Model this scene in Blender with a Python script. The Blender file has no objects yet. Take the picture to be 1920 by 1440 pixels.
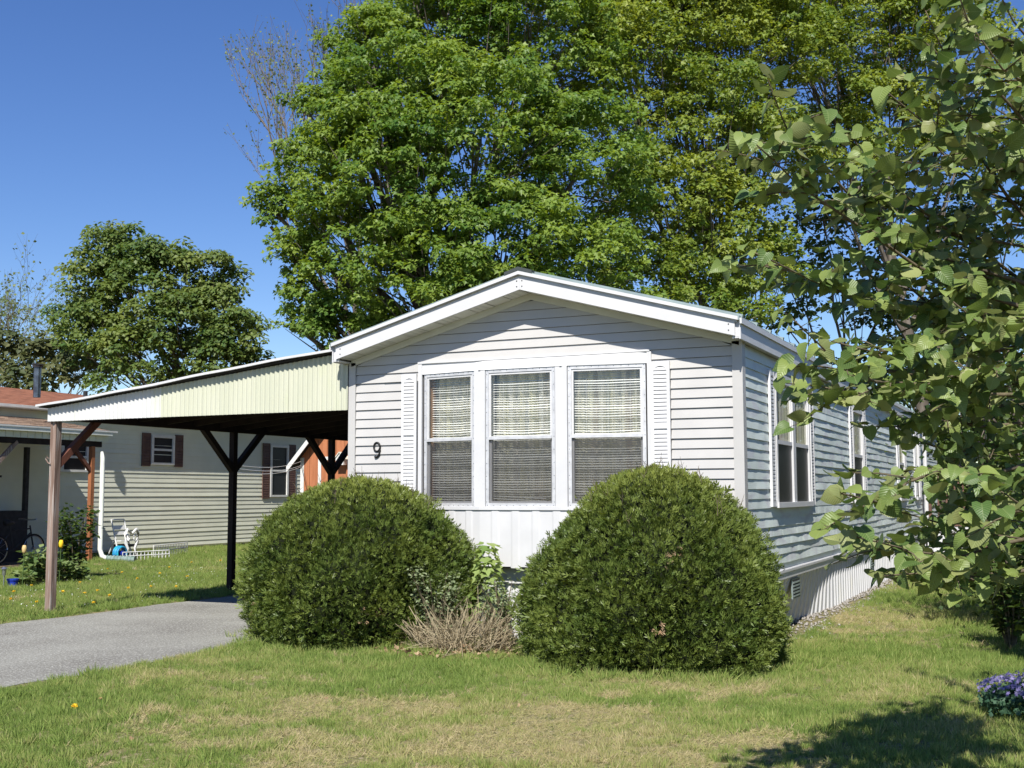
import bpy, math, random
import numpy as np
from mathutils import Vector, Matrix

random.seed(4)
rng = np.random.default_rng(11)
SC = bpy.context.scene
COL = SC.collection
R = math.radians

# ------------------------------------------------------------------ camera
F_PX, YAW, PITCH, ROLL = 2191.07, 0.4351, 0.0933, -0.0028
CAM = np.array([7.332, -11.407, 1.55])
FWD = np.array([-math.sin(YAW) * math.cos(PITCH), math.cos(YAW) * math.cos(PITCH), math.sin(PITCH)])
RIGHT = np.array([math.cos(YAW), math.sin(YAW), 0.0])
UP = np.cross(RIGHT, FWD)


def at(px, py, depth):
    """a point of the place: direction of a photo pixel, at a distance along the view axis"""
    a, b = px - 960, py - 720
    c, s = math.cos(-ROLL), math.sin(-ROLL)
    u, v = c * a - s * b, s * a + c * b
    return CAM + (FWD * F_PX + RIGHT * u - UP * v) * depth / F_PX


cam_data = bpy.data.cameras.new('camera')
cam_data.sensor_width = 36
cam_data.lens = F_PX / 1920 * 36
cam_data.clip_end = 2000
cam = bpy.data.objects.new('camera', cam_data)
COL.objects.link(cam)
c_, s_ = math.cos(ROLL), math.sin(ROLL)
cr, cu = c_ * RIGHT + s_ * UP, -s_ * RIGHT + c_ * UP
cam.matrix_world = Matrix(((cr[0], cu[0], -FWD[0], CAM[0]), (cr[1], cu[1], -FWD[1], CAM[1]),
                           (cr[2], cu[2], -FWD[2], CAM[2]), (0, 0, 0, 1)))
SC.camera = cam

# ------------------------------------------------------------------ world, sun, exposure
SUN = Vector((0.23, -0.89, 1.0)).normalized()          # towards the sun
world = bpy.data.worlds.new('World')
SC.world = world
world.use_nodes = True
wn = world.node_tree
wn.nodes.clear()
sky = wn.nodes.new('ShaderNodeTexSky')
sky.sky_type = 'NISHITA'
sky.sun_disc = False
sky.sun_elevation = math.asin(SUN.z)
sky.sun_rotation = math.atan2(SUN.x, SUN.y)
sky.air_density = 1.0
sky.dust_density = 0.0
sky.ozone_density = 4.0
bg = wn.nodes.new('ShaderNodeBackground')
bg.inputs['Strength'].default_value = 0.086
wo = wn.nodes.new('ShaderNodeOutputWorld')
hsv = wn.nodes.new('ShaderNodeHueSaturation')
hsv.inputs['Saturation'].default_value = 1.2
hsv.inputs['Hue'].default_value = 0.514
wn.links.new(sky.outputs[0], hsv.inputs['Color'])
wn.links.new(hsv.outputs[0], bg.inputs[0])
wn.links.new(bg.outputs[0], wo.inputs[0])
sun_data = bpy.data.lights.new('sun', 'SUN')
sun_data.energy = 5.0
sun_data.angle = R(0.5)
sun_data.color = (1.0, 0.955, 0.88)
sun = bpy.data.objects.new('sun', sun_data)
COL.objects.link(sun)
sun.rotation_euler = SUN.to_track_quat('Z', 'Y').to_euler()
sun.location = (0, 0, 40)
SC.view_settings.view_transform = 'Standard'
SC.view_settings.look = 'None'
SC.view_settings.exposure = 0.65
SC.view_settings.gamma = 1
SC.render.engine = 'CYCLES'
SC.cycles.use_denoising = True
SC.cycles.max_bounces = 8
SC.cycles.transparent_max_bounces = 12
SC.cycles.diffuse_bounces = 3
SC.cycles.transmission_bounces = 5


# ------------------------------------------------------------------ materials
def mat(name, col, col2=None, scale=6.0, rough=0.6, bump=0.0, bscale=60.0, spec=0.3, metal=0.0,
        stretch=(1, 1, 1), detail=4, lo=0.35, hi=0.65, col3=None, scale3=30.0, trans=0.0, attr=None, amount3=0.5):
    """diffuse/glossy material: colour 1 to colour 2 by noise, a third colour in specks, bump"""
    m = bpy.data.materials.new(name)
    m.use_nodes = True
    nt = m.node_tree
    N, L = nt.nodes, nt.links
    p = N['Principled BSDF']
    p.inputs['Roughness'].default_value = rough
    p.inputs['Specular IOR Level'].default_value = spec
    p.inputs['Metallic'].default_value = metal
    col2 = col2 or tuple(c * 0.88 for c in col)
    tc = N.new('ShaderNodeTexCoord')
    mp = N.new('ShaderNodeMapping')
    mp.inputs['Scale'].default_value = stretch
    L.new(tc.outputs['Object'], mp.inputs['Vector'])
    nz = N.new('ShaderNodeTexNoise')
    nz.inputs['Scale'].default_value = scale
    nz.inputs['Detail'].default_value = detail
    L.new(mp.outputs[0], nz.inputs['Vector'])
    rp = N.new('ShaderNodeValToRGB')
    rp.color_ramp.elements[0].position = lo
    rp.color_ramp.elements[1].position = hi
    rp.color_ramp.elements[0].color = (*col, 1)
    rp.color_ramp.elements[1].color = (*col2, 1)
    if attr:
        at_ = N.new('ShaderNodeAttribute')
        at_.attribute_name = attr
        L.new(at_.outputs['Fac'], rp.inputs[0])
        rp.color_ramp.elements[0].position = 0
        rp.color_ramp.elements[1].position = 1
    else:
        L.new(nz.outputs['Fac'], rp.inputs[0])
    out = rp.outputs[0]
    if col3:
        n3 = N.new('ShaderNodeTexNoise')
        n3.inputs['Scale'].default_value = scale3
        n3.inputs['Detail'].default_value = 3
        L.new(mp.outputs[0], n3.inputs['Vector'])
        r3 = N.new('ShaderNodeValToRGB')
        r3.color_ramp.elements[0].position = amount3
        r3.color_ramp.elements[1].position = min(1, amount3 + 0.15)
        L.new(n3.outputs['Fac'], r3.inputs[0])
        mx = N.new('ShaderNodeMix')
        mx.data_type = 'RGBA'
        L.new(r3.outputs[0], mx.inputs['Factor'])
        L.new(out, mx.inputs['A'])
        mx.inputs['B'].default_value = (*col3, 1)
        out = mx.outputs['Result']
    L.new(out, p.inputs['Base Color'])
    if bump:
        nb = N.new('ShaderNodeTexNoise')
        nb.inputs['Scale'].default_value = bscale
        nb.inputs['Detail'].default_value = 3
        L.new(mp.outputs[0], nb.inputs['Vector'])
        bp = N.new('ShaderNodeBump')
        bp.inputs['Strength'].default_value = bump
        bp.inputs['Distance'].default_value = 0.01
        L.new(nb.outputs['Fac'], bp.inputs['Height'])
        L.new(bp.outputs[0], p.inputs['Normal'])
    if trans:
        tr = N.new('ShaderNodeBsdfTranslucent')
        hs = N.new('ShaderNodeHueSaturation')
        hs.inputs['Saturation'].default_value = 1.15
        hs.inputs['Value'].default_value = 1.3
        hs.inputs['Hue'].default_value = 0.485
        L.new(out, hs.inputs['Color'])
        L.new(hs.outputs[0], tr.inputs[0])
        ms = N.new('ShaderNodeMixShader')
        ms.inputs[0].default_value = trans
        L.new(p.outputs[0], ms.inputs[1])
        L.new(tr.outputs[0], ms.inputs[2])
        L.new(ms.outputs[0], N['Material Output'].inputs[0])
    return m


MT = {}
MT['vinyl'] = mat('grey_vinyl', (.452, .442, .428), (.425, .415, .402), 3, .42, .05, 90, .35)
MT['vinyl_side'] = mat('mint_vinyl_brightened', (.60, .66, .625), (.53, .59, .555), 2.2, .5, .06, 90, .3, col3=(.50, .52, .53), scale3=5, amount3=.5, stretch=(1, .5, 2))  # mint tint; brightened past the front siding, standing in for stronger sunlight on it
MT['white'] = mat('white_painted_trim', (.56, .56, .565), (.52, .52, .525), 4, .45, .04, 50, .35)
MT['shutter'] = mat('white_plastic_shutter', (.62, .62, .63), (.58, .58, .585), 6, .4, 0, 50, .35)
MT['alu'] = mat('window_aluminium', (.62, .62, .63), (.50, .50, .51), 14, .45, .05, 90, .5, .3)
MT['roof_metal'] = mat('roof_metal', (.30, .36, .35), (.22, .27, .27), 4, .45, .05, 30, .4, .3)
MT['dark_edge'] = mat('dark_drip_edge', (.05, .06, .06), None, 5, .6)
MT['black'] = mat('black_iron', (.015, .015, .016), None, 5, .5)
MT['skirt'] = mat('white_skirting', (.60, .60, .61), (.53, .535, .55), 2.2, .45, .03, 30, .35, stretch=(1, 1, .5), col3=(.55, .54, .50), scale3=2.5, amount3=.62)
MT['under'] = mat('recess_shade', (.03, .03, .03), None, 5, .9)
MT['curtain'] = mat('sheer_curtain', (.88, .84, .73), (.84, .80, .54), 3, .9, 0, 50, .1, stretch=(4, 1, .3), trans=.3, col3=(.64, .48, .36), scale3=1.4, amount3=.60)
MT['blind'] = mat('blind_slats', (.72, .72, .69), (.66, .66, .63), 8, .45, 0, 50, .4)
MT['jamb'] = mat('brown_window_jamb', (.33, .19, .10), (.24, .13, .07), 9, .6)
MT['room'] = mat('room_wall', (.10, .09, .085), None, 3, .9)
MT['cream'] = mat('cream_corrugated_panel', (.50, .505, .40), (.46, .47, .365), 3, .5, .03, 60, .3, stretch=(1, 1, .3), col3=(.47, .49, .35), scale3=4, amount3=.58)
MT['milky'] = mat('milky_corrugated_panel', (.57, .57, .56), (.52, .525, .505), 3, .5, .03, 60, .3, stretch=(1, 1, .3), col3=(.53, .54, .44), scale3=3, amount3=.56)
MT['wood_dark'] = mat('dark_stained_wood', (.035, .026, .022), (.022, .017, .015), 5, .8, .3, 50, .1, stretch=(1, 1, .12))
MT['wood_old'] = mat('weathered_post_wood', (.27, .20, .165), (.17, .115, .09), 12, .85, .5, 40, .1, stretch=(2, 2, .12), col3=(.34, .30, .27), scale3=16, amount3=.52)
MT['wood_red'] = mat('reddish_stained_wood', (.15, .062, .042), (.10, .043, .032), 9, .8, .3, 40, .15, stretch=(1, 1, .3))
MT['wood_orange'] = mat('orange_brown_post', (.30, .12, .055), (.22, .085, .04), 9, .8, .3, 40, .15, stretch=(1, 1, .2))
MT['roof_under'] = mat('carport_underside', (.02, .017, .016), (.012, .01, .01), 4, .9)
MT['asphalt'] = mat('aged_asphalt', (.150, .143, .128), (.245, .242, .215), .7, .95, 1.0, 70, .1, col3=(.36, .358, .325), scale3=48, amount3=.50, lo=.3, hi=.62, detail=6)
MT['nb_vinyl'] = mat('pale_green_vinyl', (.68, .69, .57), (.63, .64, .53), 2.0, .5, .05, 90, .3)
MT['nb_shutter'] = mat('brown_shutter', (.12, .066, .05), (.085, .046, .036), 6, .6)
MT['red_roof'] = mat('red_shingle', (.35, .16, .10), (.23, .105, .07), 9, .9, .4, 60, .1, stretch=(1, .35, 1))
MT['tan_roof'] = mat('tan_shingle', (.36, .26, .19), (.20, .14, .10), 5, .9, .5, 60, .1, stretch=(1, .5, 1))
MT['gutter'] = mat('pale_gutter', (.66, .68, .62), None, 5, .4)
MT['shed'] = mat('orange_shed_boards', (.42, .165, .08), (.33, .125, .06), 6, .8, .2, 50, .15, stretch=(2, 2, .2))
MT['pipe'] = mat('steel_pipe', (.16, .19, .22), (.09, .10, .12), 8, .35, 0, 50, .5, .8)
MT['dark'] = mat('dark_things', (.02, .02, .022), (.035, .035, .04), 9, .7)
MT['plastic_white'] = mat('white_plastic', (.64, .64, .62), None, 6, .4)
MT['blue'] = mat('blue_plastic', (.03, .20, .45), (.02, .35, .45), 9, .4)
MT['royal'] = mat('royal_blue', (.015, .04, .35), None, 9, .4)
MT['rubber'] = mat('tyre_rubber', (.02, .02, .02), None, 9, .8)
MT['chrome'] = mat('bright_rim', (.5, .5, .52), None, 9, .3, 0, 50, .5, .9)
MT['flex_pipe'] = mat('green_grey_flex_pipe', (.13, .19, .17), (.22, .28, .26), 12, .6)
MT['bark'] = mat('grey_bark', (.17, .145, .12), (.09, .075, .06), 9, .9, .7, 25, .1, stretch=(1, 1, .25))
MT['bark_pale'] = mat('pale_bark', (.30, .275, .24), (.20, .18, .15), 9, .9, .5, 25, .1, stretch=(1, 1, .3))
MT['twig'] = mat('twig_bark', (.15, .125, .08), (.08, .065, .045), 20, .8, .2, 60, .15)
MT['deck'] = mat('deck_wood', (.17, .10, .075), (.11, .065, .05), 8, .8, .3, 50, .1)
MT['soil'] = mat('garden_soil', (.10, .07, .05), (.19, .145, .10), 9, .95, .8, 40, .1)
MT['stone'] = mat('gravel_stone', (.34, .32, .29), (.22, .20, .18), 30, .9, .4, 90, .1)
MT['yellow'] = mat('yellow_petals', (.75, .55, .02), (.80, .45, .02), 60, .7)
MT['pale_head'] = mat('pale_seed_head', (.55, .40, .18), None, 60, .8)
MT['wreath'] = mat('dry_wreath', (.07, .08, .03), (.12, .07, .04), 30, .9)
MT['wire'] = mat('white_wire', (.72, .72, .70), None, 9, .5)
MT['soffit'] = mat('cream_soffit', (.62, .61, .53), (.56, .55, .48), 5, .6)


def soffit_dots(m):
    nt = m.node_tree
    N, L = nt.nodes, nt.links
    p = N['Principled BSDF']
    tc = N.new('ShaderNodeTexCoord')
    vo = N.new('ShaderNodeTexVoronoi')
    vo.inputs['Scale'].default_value = 55
    vo.inputs['Randomness'].default_value = 0
    L.new(tc.outputs['Object'], vo.inputs['Vector'])
    rp = N.new('ShaderNodeValToRGB')
    rp.color_ramp.elements[0].position = .22
    rp.color_ramp.elements[1].position = .3
    rp.color_ramp.elements[0].color = (.2, .2, .2, 1)
    L.new(vo.outputs['Distance'], rp.inputs[0])
    mx = N.new('ShaderNodeMix')
    mx.data_type = 'RGBA'
    mx.blend_type = 'MULTIPLY'
    mx.inputs['Factor'].default_value = 1
    src = p.inputs['Base Color'].links[0].from_socket
    L.new(src, mx.inputs['A'])
    L.new(rp.outputs[0], mx.inputs['B'])
    L.new(mx.outputs['Result'], p.inputs['Base Color'])


MT['soffit_perf'] = mat('perforated_soffit', (.62, .61, .53), (.56, .55, .48), 5, .6)
soffit_dots(MT['soffit_perf'])


def glass_mat(name, tint, refl_boost=0.0):
    m = bpy.data.materials.new(name)
    m.use_nodes = True
    nt = m.node_tree
    N, L = nt.nodes, nt.links
    N.remove(N['Principled BSDF'])
    tr = N.new('ShaderNodeBsdfTransparent')
    tr.inputs[0].default_value = (*tint, 1)
    gl = N.new('ShaderNodeBsdfGlossy')
    gl.inputs['Roughness'].default_value = 0.02
    fr = N.new('ShaderNodeLayerWeight')
    fr.inputs['Blend'].default_value = .5
    pw = N.new('ShaderNodeMath')
    pw.operation = 'POWER'
    pw.inputs[1].default_value = 4.0
    L.new(fr.outputs['Facing'], pw.inputs[0])
    ad = N.new('ShaderNodeMath')
    ad.operation = 'MULTIPLY_ADD'
    ad.inputs[1].default_value = .5
    ad.inputs[2].default_value = .05 + refl_boost
    L.new(pw.outputs[0], ad.inputs[0])
    ms = N.new('ShaderNodeMixShader')
    L.new(ad.outputs[0], ms.inputs[0])
    L.new(tr.outputs[0], ms.inputs[1])
    L.new(gl.outputs[0], ms.inputs[2])
    L.new(ms.outputs[0], N['Material Output'].inputs[0])
    return m


MT['glass'] = glass_mat('window_glass', (.95, .96, .96), .03)


def screen_mat(name, cover):
    m = bpy.data.materials.new(name)
    m.use_nodes = True
    nt = m.node_tree
    N, L = nt.nodes, nt.links
    p = N['Principled BSDF']
    p.inputs['Base Color'].default_value = (.035, .035, .04, 1)
    p.inputs['Roughness'].default_value = .8
    tr = N.new('ShaderNodeBsdfTransparent')
    ms = N.new('ShaderNodeMixShader')
    ms.inputs[0].default_value = cover
    L.new(tr.outputs[0], ms.inputs[1])
    L.new(p.outputs[0], ms.inputs[2])
    L.new(ms.outputs[0], N['Material Output'].inputs[0])
    return m


MT['screen'] = screen_mat('insect_screen', .50)
MT['dark_glass'] = mat('dark_window_glass', (.022, .024, .026), None, 4, .35, 0, 50, .12)


def leaf_mat(name, c1, c2, rough=.5, trans=.35, spec=.3):
    return mat(name, c1, c2, 1.0, rough, 0, 50, spec, trans=trans, attr='rnd')


MT['maple'] = leaf_mat('maple_leaves', (.070, .152, .028), (.255, .335, .058), .45, .42)
MT['maple_b'] = leaf_mat('maple_leaves_yellowish', (.088, .158, .026), (.310, .355, .064), .45, .42)
MT['far_leaf'] = leaf_mat('distant_leaves', (.064, .125, .032), (.190, .230, .054), .5, .38)
MT['wood_leaf'] = leaf_mat('woodland_leaves', (.028, .062, .016), (.090, .130, .026), .5, .33)
MT['sparse_leaf'] = leaf_mat('sparse_spring_leaves', (.12, .17, .05), (.22, .26, .10), .5, .4)
MT['dull_leaf'] = leaf_mat('dull_shrub_leaves', (.05, .075, .025), (.14, .14, .055), .6, .3)
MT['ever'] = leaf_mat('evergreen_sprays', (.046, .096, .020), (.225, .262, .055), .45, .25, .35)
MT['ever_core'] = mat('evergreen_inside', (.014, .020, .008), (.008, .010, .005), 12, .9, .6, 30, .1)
MT['weed'] = leaf_mat('weed_leaves', (.16, .25, .06), (.34, .42, .15), .55, .45)
MT['grey_weed'] = leaf_mat('grey_green_weed_leaves', (.16, .21, .10), (.30, .35, .20), .6, .35)
MT['straw'] = leaf_mat('dead_stalks', (.25, .20, .125), (.40, .34, .22), .8, .15)
MT['dead_leaf'] = leaf_mat('dead_leaves', (.28, .18, .10), (.46, .34, .21), .8, .2)
MT['phlox'] = leaf_mat('purple_phlox_petals', (.16, .135, .31), (.28, .25, .43), .6, .3)
MT['phlox_leaf'] = leaf_mat('phlox_leaves', (.03, .08, .045), (.06, .12, .06), .6, .2)
MT['lilac'] = leaf_mat('lilac_florets', (.30, .17, .33), (.50, .34, .50), .6, .3)
MT['tulip_leaf'] = leaf_mat('bed_leaves', (.10, .17, .05), (.24, .30, .12), .5, .35)


def linden_mat():
    """foreground leaves: raised veins by UV, paler underside"""
    m = bpy.data.materials.new('heart_leaf')
    m.use_nodes = True
    nt = m.node_tree
    N, L = nt.nodes, nt.links
    p = N['Principled BSDF']
    p.inputs['Roughness'].default_value = .42
    p.inputs['Specular IOR Level'].default_value = .35
    uv = N.new('ShaderNodeUVMap')
    sx = N.new('ShaderNodeSeparateXYZ')
    L.new(uv.outputs[0], sx.inputs[0])

    def math_(op, a, b=None):
        n = N.new('ShaderNodeMath')
        n.operation = op
        for i, q in enumerate((a, b)):
            if q is None:
                continue
            if isinstance(q, (int, float)):
                n.inputs[i].default_value = q
            else:
                L.new(q, n.inputs[i])
        return n.outputs[0]
    du = math_('ABSOLUTE', math_('SUBTRACT', sx.outputs[0], .5))
    ph = math_('MULTIPLY', math_('SUBTRACT', sx.outputs[1], math_('MULTIPLY', du, 0.75)), 8.0)
    fr = math_('ABSOLUTE', math_('SUBTRACT', math_('FRACT', ph), .5))       # 0 at a vein
    vein = math_('SUBTRACT', 1.0, math_('SMOOTH_MIN', math_('MULTIPLY', fr, 7.0), 1.0))
    mid = math_('LESS_THAN', du, 0.018)
    vv = math_('MAXIMUM', vein, mid)
    vv = math_('MAXIMUM', vv, 0.0)
    a = N.new('ShaderNodeAttribute')
    a.attribute_name = 'rnd'
    a2 = N.new('ShaderNodeObjectInfo')
    rnd = math_('FRACT', math_('ADD', a.outputs['Fac'], a2.outputs['Random']))
    r1 = N.new('ShaderNodeValToRGB')
    r1.color_ramp.elements[0].color = (.065, .125, .030, 1)
    r1.color_ramp.elements[1].color = (.215, .275, .070, 1)
    L.new(rnd, r1.inputs[0])
    r2 = N.new('ShaderNodeValToRGB')                                        # underside
    r2.color_ramp.elements[0].color = (.145, .175, .060, 1)
    r2.color_ramp.elements[1].color = (.275, .300, .115, 1)
    L.new(rnd, r2.inputs[0])
    g = N.new('ShaderNodeNewGeometry')
    mx = N.new('ShaderNodeMix')
    mx.data_type = 'RGBA'
    L.new(g.outputs['Backfacing'], mx.inputs['Factor'])
    L.new(r1.outputs[0], mx.inputs['A'])
    L.new(r2.outputs[0], mx.inputs['B'])
    mv = N.new('ShaderNodeMix')
    mv.data_type = 'RGBA'
    mv.inputs['B'].default_value = (.30, .36, .15, 1)
    L.new(math_('MULTIPLY', vv, .40), mv.inputs['Factor'])
    L.new(mx.outputs['Result'], mv.inputs['A'])
    L.new(mv.outputs['Result'], p.inputs['Base Color'])
    bp = N.new('ShaderNodeBump')
    bp.inputs['Strength'].default_value = .5
    bp.inputs['Distance'].default_value = .004
    L.new(fr, bp.inputs['Height'])
    L.new(bp.outputs[0], p.inputs['Normal'])
    tr = N.new('ShaderNodeBsdfTranslucent')
    hs = N.new('ShaderNodeHueSaturation')
    hs.inputs['Value'].default_value = 1.2
    hs.inputs['Saturation'].default_value = 1.1
    L.new(mv.outputs['Result'], hs.inputs['Color'])
    L.new(hs.outputs[0], tr.inputs[0])
    ms = N.new('ShaderNodeMixShader')
    ms.inputs[0].default_value = .28
    L.new(p.outputs[0], ms.inputs[1])
    L.new(tr.outputs[0], ms.inputs[2])
    L.new(ms.outputs[0], N['Material Output'].inputs[0])
    return m


MT['linden'] = linden_mat()


def grass_mat():
    m = bpy.data.materials.new('grass_blades')
    m.use_nodes = True
    nt = m.node_tree
    N, L = nt.nodes, nt.links
    p = N['Principled BSDF']
    p.inputs['Roughness'].default_value = .55
    p.inputs['Specular IOR Level'].default_value = .25
    a = N.new('ShaderNodeAttribute')
    a.attribute_type = 'INSTANCER'
    a.attribute_name = 'dry'
    b = N.new('ShaderNodeAttribute')
    b.attribute_name = 'rnd'
    ad = N.new('ShaderNodeMath')
    ad.operation = 'MULTIPLY_ADD'
    ad.inputs[1].default_value = .45
    L.new(b.outputs['Fac'], ad.inputs[0])
    L.new(a.outputs['Fac'], ad.inputs[2])
    rp = N.new('ShaderNodeValToRGB')
    e = rp.color_ramp.elements
    e[0].position, e[0].color = 0.0, (.120, .185, .040, 1)
    e[1].position, e[1].color = 1.0, (.50, .42, .235, 1)
    q = e.new(.35)
    q.color = (.235, .325, .075, 1)
    q = e.new(.62)
    q.color = (.350, .360, .125, 1)
    L.new(ad.outputs[0], rp.inputs[0])
    L.new(rp.outputs[0], p.inputs['Base Color'])
    tr = N.new('ShaderNodeBsdfTranslucent')
    L.new(rp.outputs[0], tr.inputs[0])
    ms = N.new('ShaderNodeMixShader')
    ms.inputs[0].default_value = .35
    L.new(p.outputs[0], ms.inputs[1])
    L.new(tr.outputs[0], ms.inputs[2])
    L.new(ms.outputs[0], N['Material Output'].inputs[0])
    return m


MT['grass'] = grass_mat()
MT['ground'] = mat('lawn_ground', (.085, .100, .032), (.20, .165, .085), 7, .95, 1.0, 45, .1, col3=(.30, .25, .16), scale3=30, amount3=.50, lo=.3, hi=.7)


# ------------------------------------------------------------------ mesh helpers
class MB:
    def __init__(self):
        self.v, self.f = [], []

    def poly(self, pts):
        n = len(self.v)
        self.v += [tuple(p) for p in pts]
        self.f.append(tuple(range(n, n + len(pts))))

    def hexa(self, a, b):
        """two rings of four points each (ring a, ring b) closed to a solid"""
        n = len(self.v)
        self.v += [tuple(p) for p in a] + [tuple(p) for p in b]
        self.f += [(n + 3, n + 2, n + 1, n), (n + 4, n + 5, n + 6, n + 7)]
        for i in range(4):
            j = (i + 1) % 4
            self.f.append((n + i, n + j, n + 4 + j, n + 4 + i))

    def box(self, x0, x1, y0, y1, z0, z1):
        self.hexa([(x0, y0, z0), (x1, y0, z0), (x1, y1, z0), (x0, y1, z0)],
                  [(x0, y0, z1), (x1, y0, z1), (x1, y1, z1), (x0, y1, z1)])
        return self

    def prism(self, poly, fn0, fn1):
        """a 2D outline made solid: fn0, fn1 turn an outline point into the near and far 3D point"""
        n, k = len(self.v), len(poly)
        self.v += [tuple(fn0(*p)) for p in poly] + [tuple(fn1(*p)) for p in poly]
        self.f.append(tuple(range(n + k - 1, n - 1, -1)))
        self.f.append(tuple(range(n + k, n + 2 * k)))
        for i in range(k):
            j = (i + 1) % k
            self.f.append((n + i, n + j, n + k + j, n + k + i))
        return self

    def bar(self, a, b, w, h, up=(0, 0, 1)):
        """a beam of w x h section from a to b"""
        a, b = Vector(a), Vector(b)
        d = (b - a).normalized()
        s = d.cross(Vector(up))
        if s.length < 1e-4:
            s = d.cross(Vector((1, 0, 0)))
        s.normalize()
        t = s.cross(d).normalized()
        ring = lambda c: [c - s * w / 2 - t * h / 2, c + s * w / 2 - t * h / 2, c + s * w / 2 + t * h / 2, c - s * w / 2 + t * h / 2]
        self.hexa(ring(a), ring(b))
        return self

    def tube(self, pts, rad, n=6):
        pts = [Vector(p) for p in pts]
        if not hasattr(rad, '__len__'):
            rad = [rad] * len(pts)
        base = len(self.v)
        for i, p in enumerate(pts):
            d = (pts[min(i + 1, len(pts) - 1)] - pts[max(i - 1, 0)])
            d = d.normalized() if d.length > 1e-9 else Vector((0, 0, 1))
            s = d.cross(Vector((0, 0, 1)))
            if s.length < 1e-3:
                s = d.cross(Vector((1, 0, 0)))
            s.normalize()
            t = s.cross(d)
            for k in range(n):
                a = 2 * math.pi * k / n
                self.v.append(tuple(p + (s * math.cos(a) + t * math.sin(a)) * rad[i]))
        for i in range(len(pts) - 1):
            for k in range(n):
                k2 = (k + 1) % n
                self.f.append((base + i * n + k, base + i * n + k2, base + (i + 1) * n + k2, base + (i + 1) * n + k))
        self.f.append(tuple(base + k for k in range(n - 1, -1, -1)))
        self.f.append(tuple(base + (len(pts) - 1) * n + k for k in range(n)))
        return self

    def build(self, name, m, parent=None, smooth=False):
        me = bpy.data.meshes.new(name)
        me.from_pydata(self.v, [], self.f)
        me.materials.append(MT[m] if isinstance(m, str) else m)
        if smooth:
            me.polygons.foreach_set('use_smooth', [True] * len(me.polygons))
        return link(name, me, parent)


WL = {}


def link(name, me, parent=None):
    o = bpy.data.objects.new(name, me)
    COL.objects.link(o)
    if parent is not None:
        o.parent = parent
        o.location = -WL.get(parent.name, Vector((0, 0, 0)))
    return o


def tag(o, label=None, cat=None, group=None, kind=None):
    for k, v in (('label', label), ('category', cat), ('group', group), ('kind', kind)):
        if v:
            o[k] = v
    return o


def thing(name, loc, label, cat, group=None):
    o = bpy.data.objects.new(name, None)
    o.empty_display_size = .2
    o.location = loc
    COL.objects.link(o)
    WL[o.name] = Vector(loc)
    return tag(o, label, cat, group)


def copy_tree(o, parent=None):
    c = o.copy()
    COL.objects.link(c)
    if parent is not None:
        c.parent = parent
    for ch in list(o.children):
        copy_tree(ch, c)
    return c


def box(name, m, parent, *b):
    return MB().box(*b).build(name, m, parent)


def leaf_mesh(name, m, parent, pos, nrm, along, size, tmpl_v, tmpl_f, rnd=None, uv=None, smooth=False, curl=None):
    """many leaves as one mesh: template (side, along, normal) laid out per leaf; all faces of equal length"""
    pos, nrm, along = (np.asarray(a, float) for a in (pos, nrm, along))
    n = len(pos)
    nrm = nrm / (np.linalg.norm(nrm, axis=1, keepdims=True) + 1e-9)
    along = along - nrm * (along * nrm).sum(1, keepdims=True)
    ln = np.linalg.norm(along, axis=1, keepdims=True)
    along = np.where(ln > 1e-4, along / (ln + 1e-9), np.cross(nrm, [0.3, 0.9, 0.2]))
    along /= np.linalg.norm(along, axis=1, keepdims=True) + 1e-9
    side = np.cross(along, nrm)
    T = np.asarray(tmpl_v, float)
    k = len(T)
    sz = np.broadcast_to(np.asarray(size, float), (n,))[:, None, None]
    V = pos[:, None, :] + sz * (T[None, :, 0:1] * side[:, None, :] + T[None, :, 1:2] * along[:, None, :] + T[None, :, 2:3] * (1.0 if curl is None else np.asarray(curl)[:, None, None]) * nrm[:, None, :])
    Ff = np.asarray(tmpl_f, np.int64)
    nf, fl = Ff.shape
    loops = (Ff[None] + (np.arange(n) * k)[:, None, None]).reshape(-1).astype(np.int32)
    me = bpy.data.meshes.new(name)
    me.vertices.add(n * k)
    me.vertices.foreach_set('co', V.reshape(-1).astype(np.float32))
    me.loops.add(len(loops))
    me.loops.foreach_set('vertex_index', loops)
    me.polygons.add(n * nf)
    me.polygons.foreach_set('loop_start', (np.arange(n * nf) * fl).astype(np.int32))
    if rnd is None:
        rnd = rng.random(n)
    a = me.attributes.new('rnd', 'FLOAT', 'POINT')
    a.data.foreach_set('value', np.repeat(np.asarray(rnd, np.float32), k))
    if uv is not None:
        ul = me.uv_layers.new(name='UVMap')
        U = np.asarray(uv, np.float32)[loops % k]
        ul.data.foreach_set('uv', U.reshape(-1))
    if smooth:
        me.polygons.foreach_set('use_smooth', [True] * (n * nf))
    me.update(calc_edges=True)
    me.materials.append(MT[m])
    if name == '_':
        return me
    return link(name, me, parent)


MAPLE_V = [(0, 0, 0), (.34, .08, .05), (.52, .50, .10), (.20, .56, .02), (0, 1, -.08), (-.20, .56, .02), (-.52, .50, .10), (-.34, .08, .05)]
MAPLE_F = [(0, 1, 2, 3, 4), (0, 4, 5, 6, 7)]
LOBE_V = [(0, 0, 0), (.50, .38, .10), (.16, .56, .02), (0, 1, -.10), (-.16, .56, .02), (-.50, .38, .10)]
LOBE_F = [(0, 1, 2, 3), (0, 3, 4, 5)]
KITE_V = [(0, 0, 0), (.42, .45, .10), (0, 1, -.05), (-.42, .45, .10)]
KITE_F = [(0, 1, 2), (0, 2, 3)]


def rand_dir(n):
    d = rng.normal(size=(n, 3))
    return d / np.linalg.norm(d, axis=1, keepdims=True)


# ------------------------------------------------------------------ ground, drive, lawn
W, LEN = 4.527, 20.6


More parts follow.
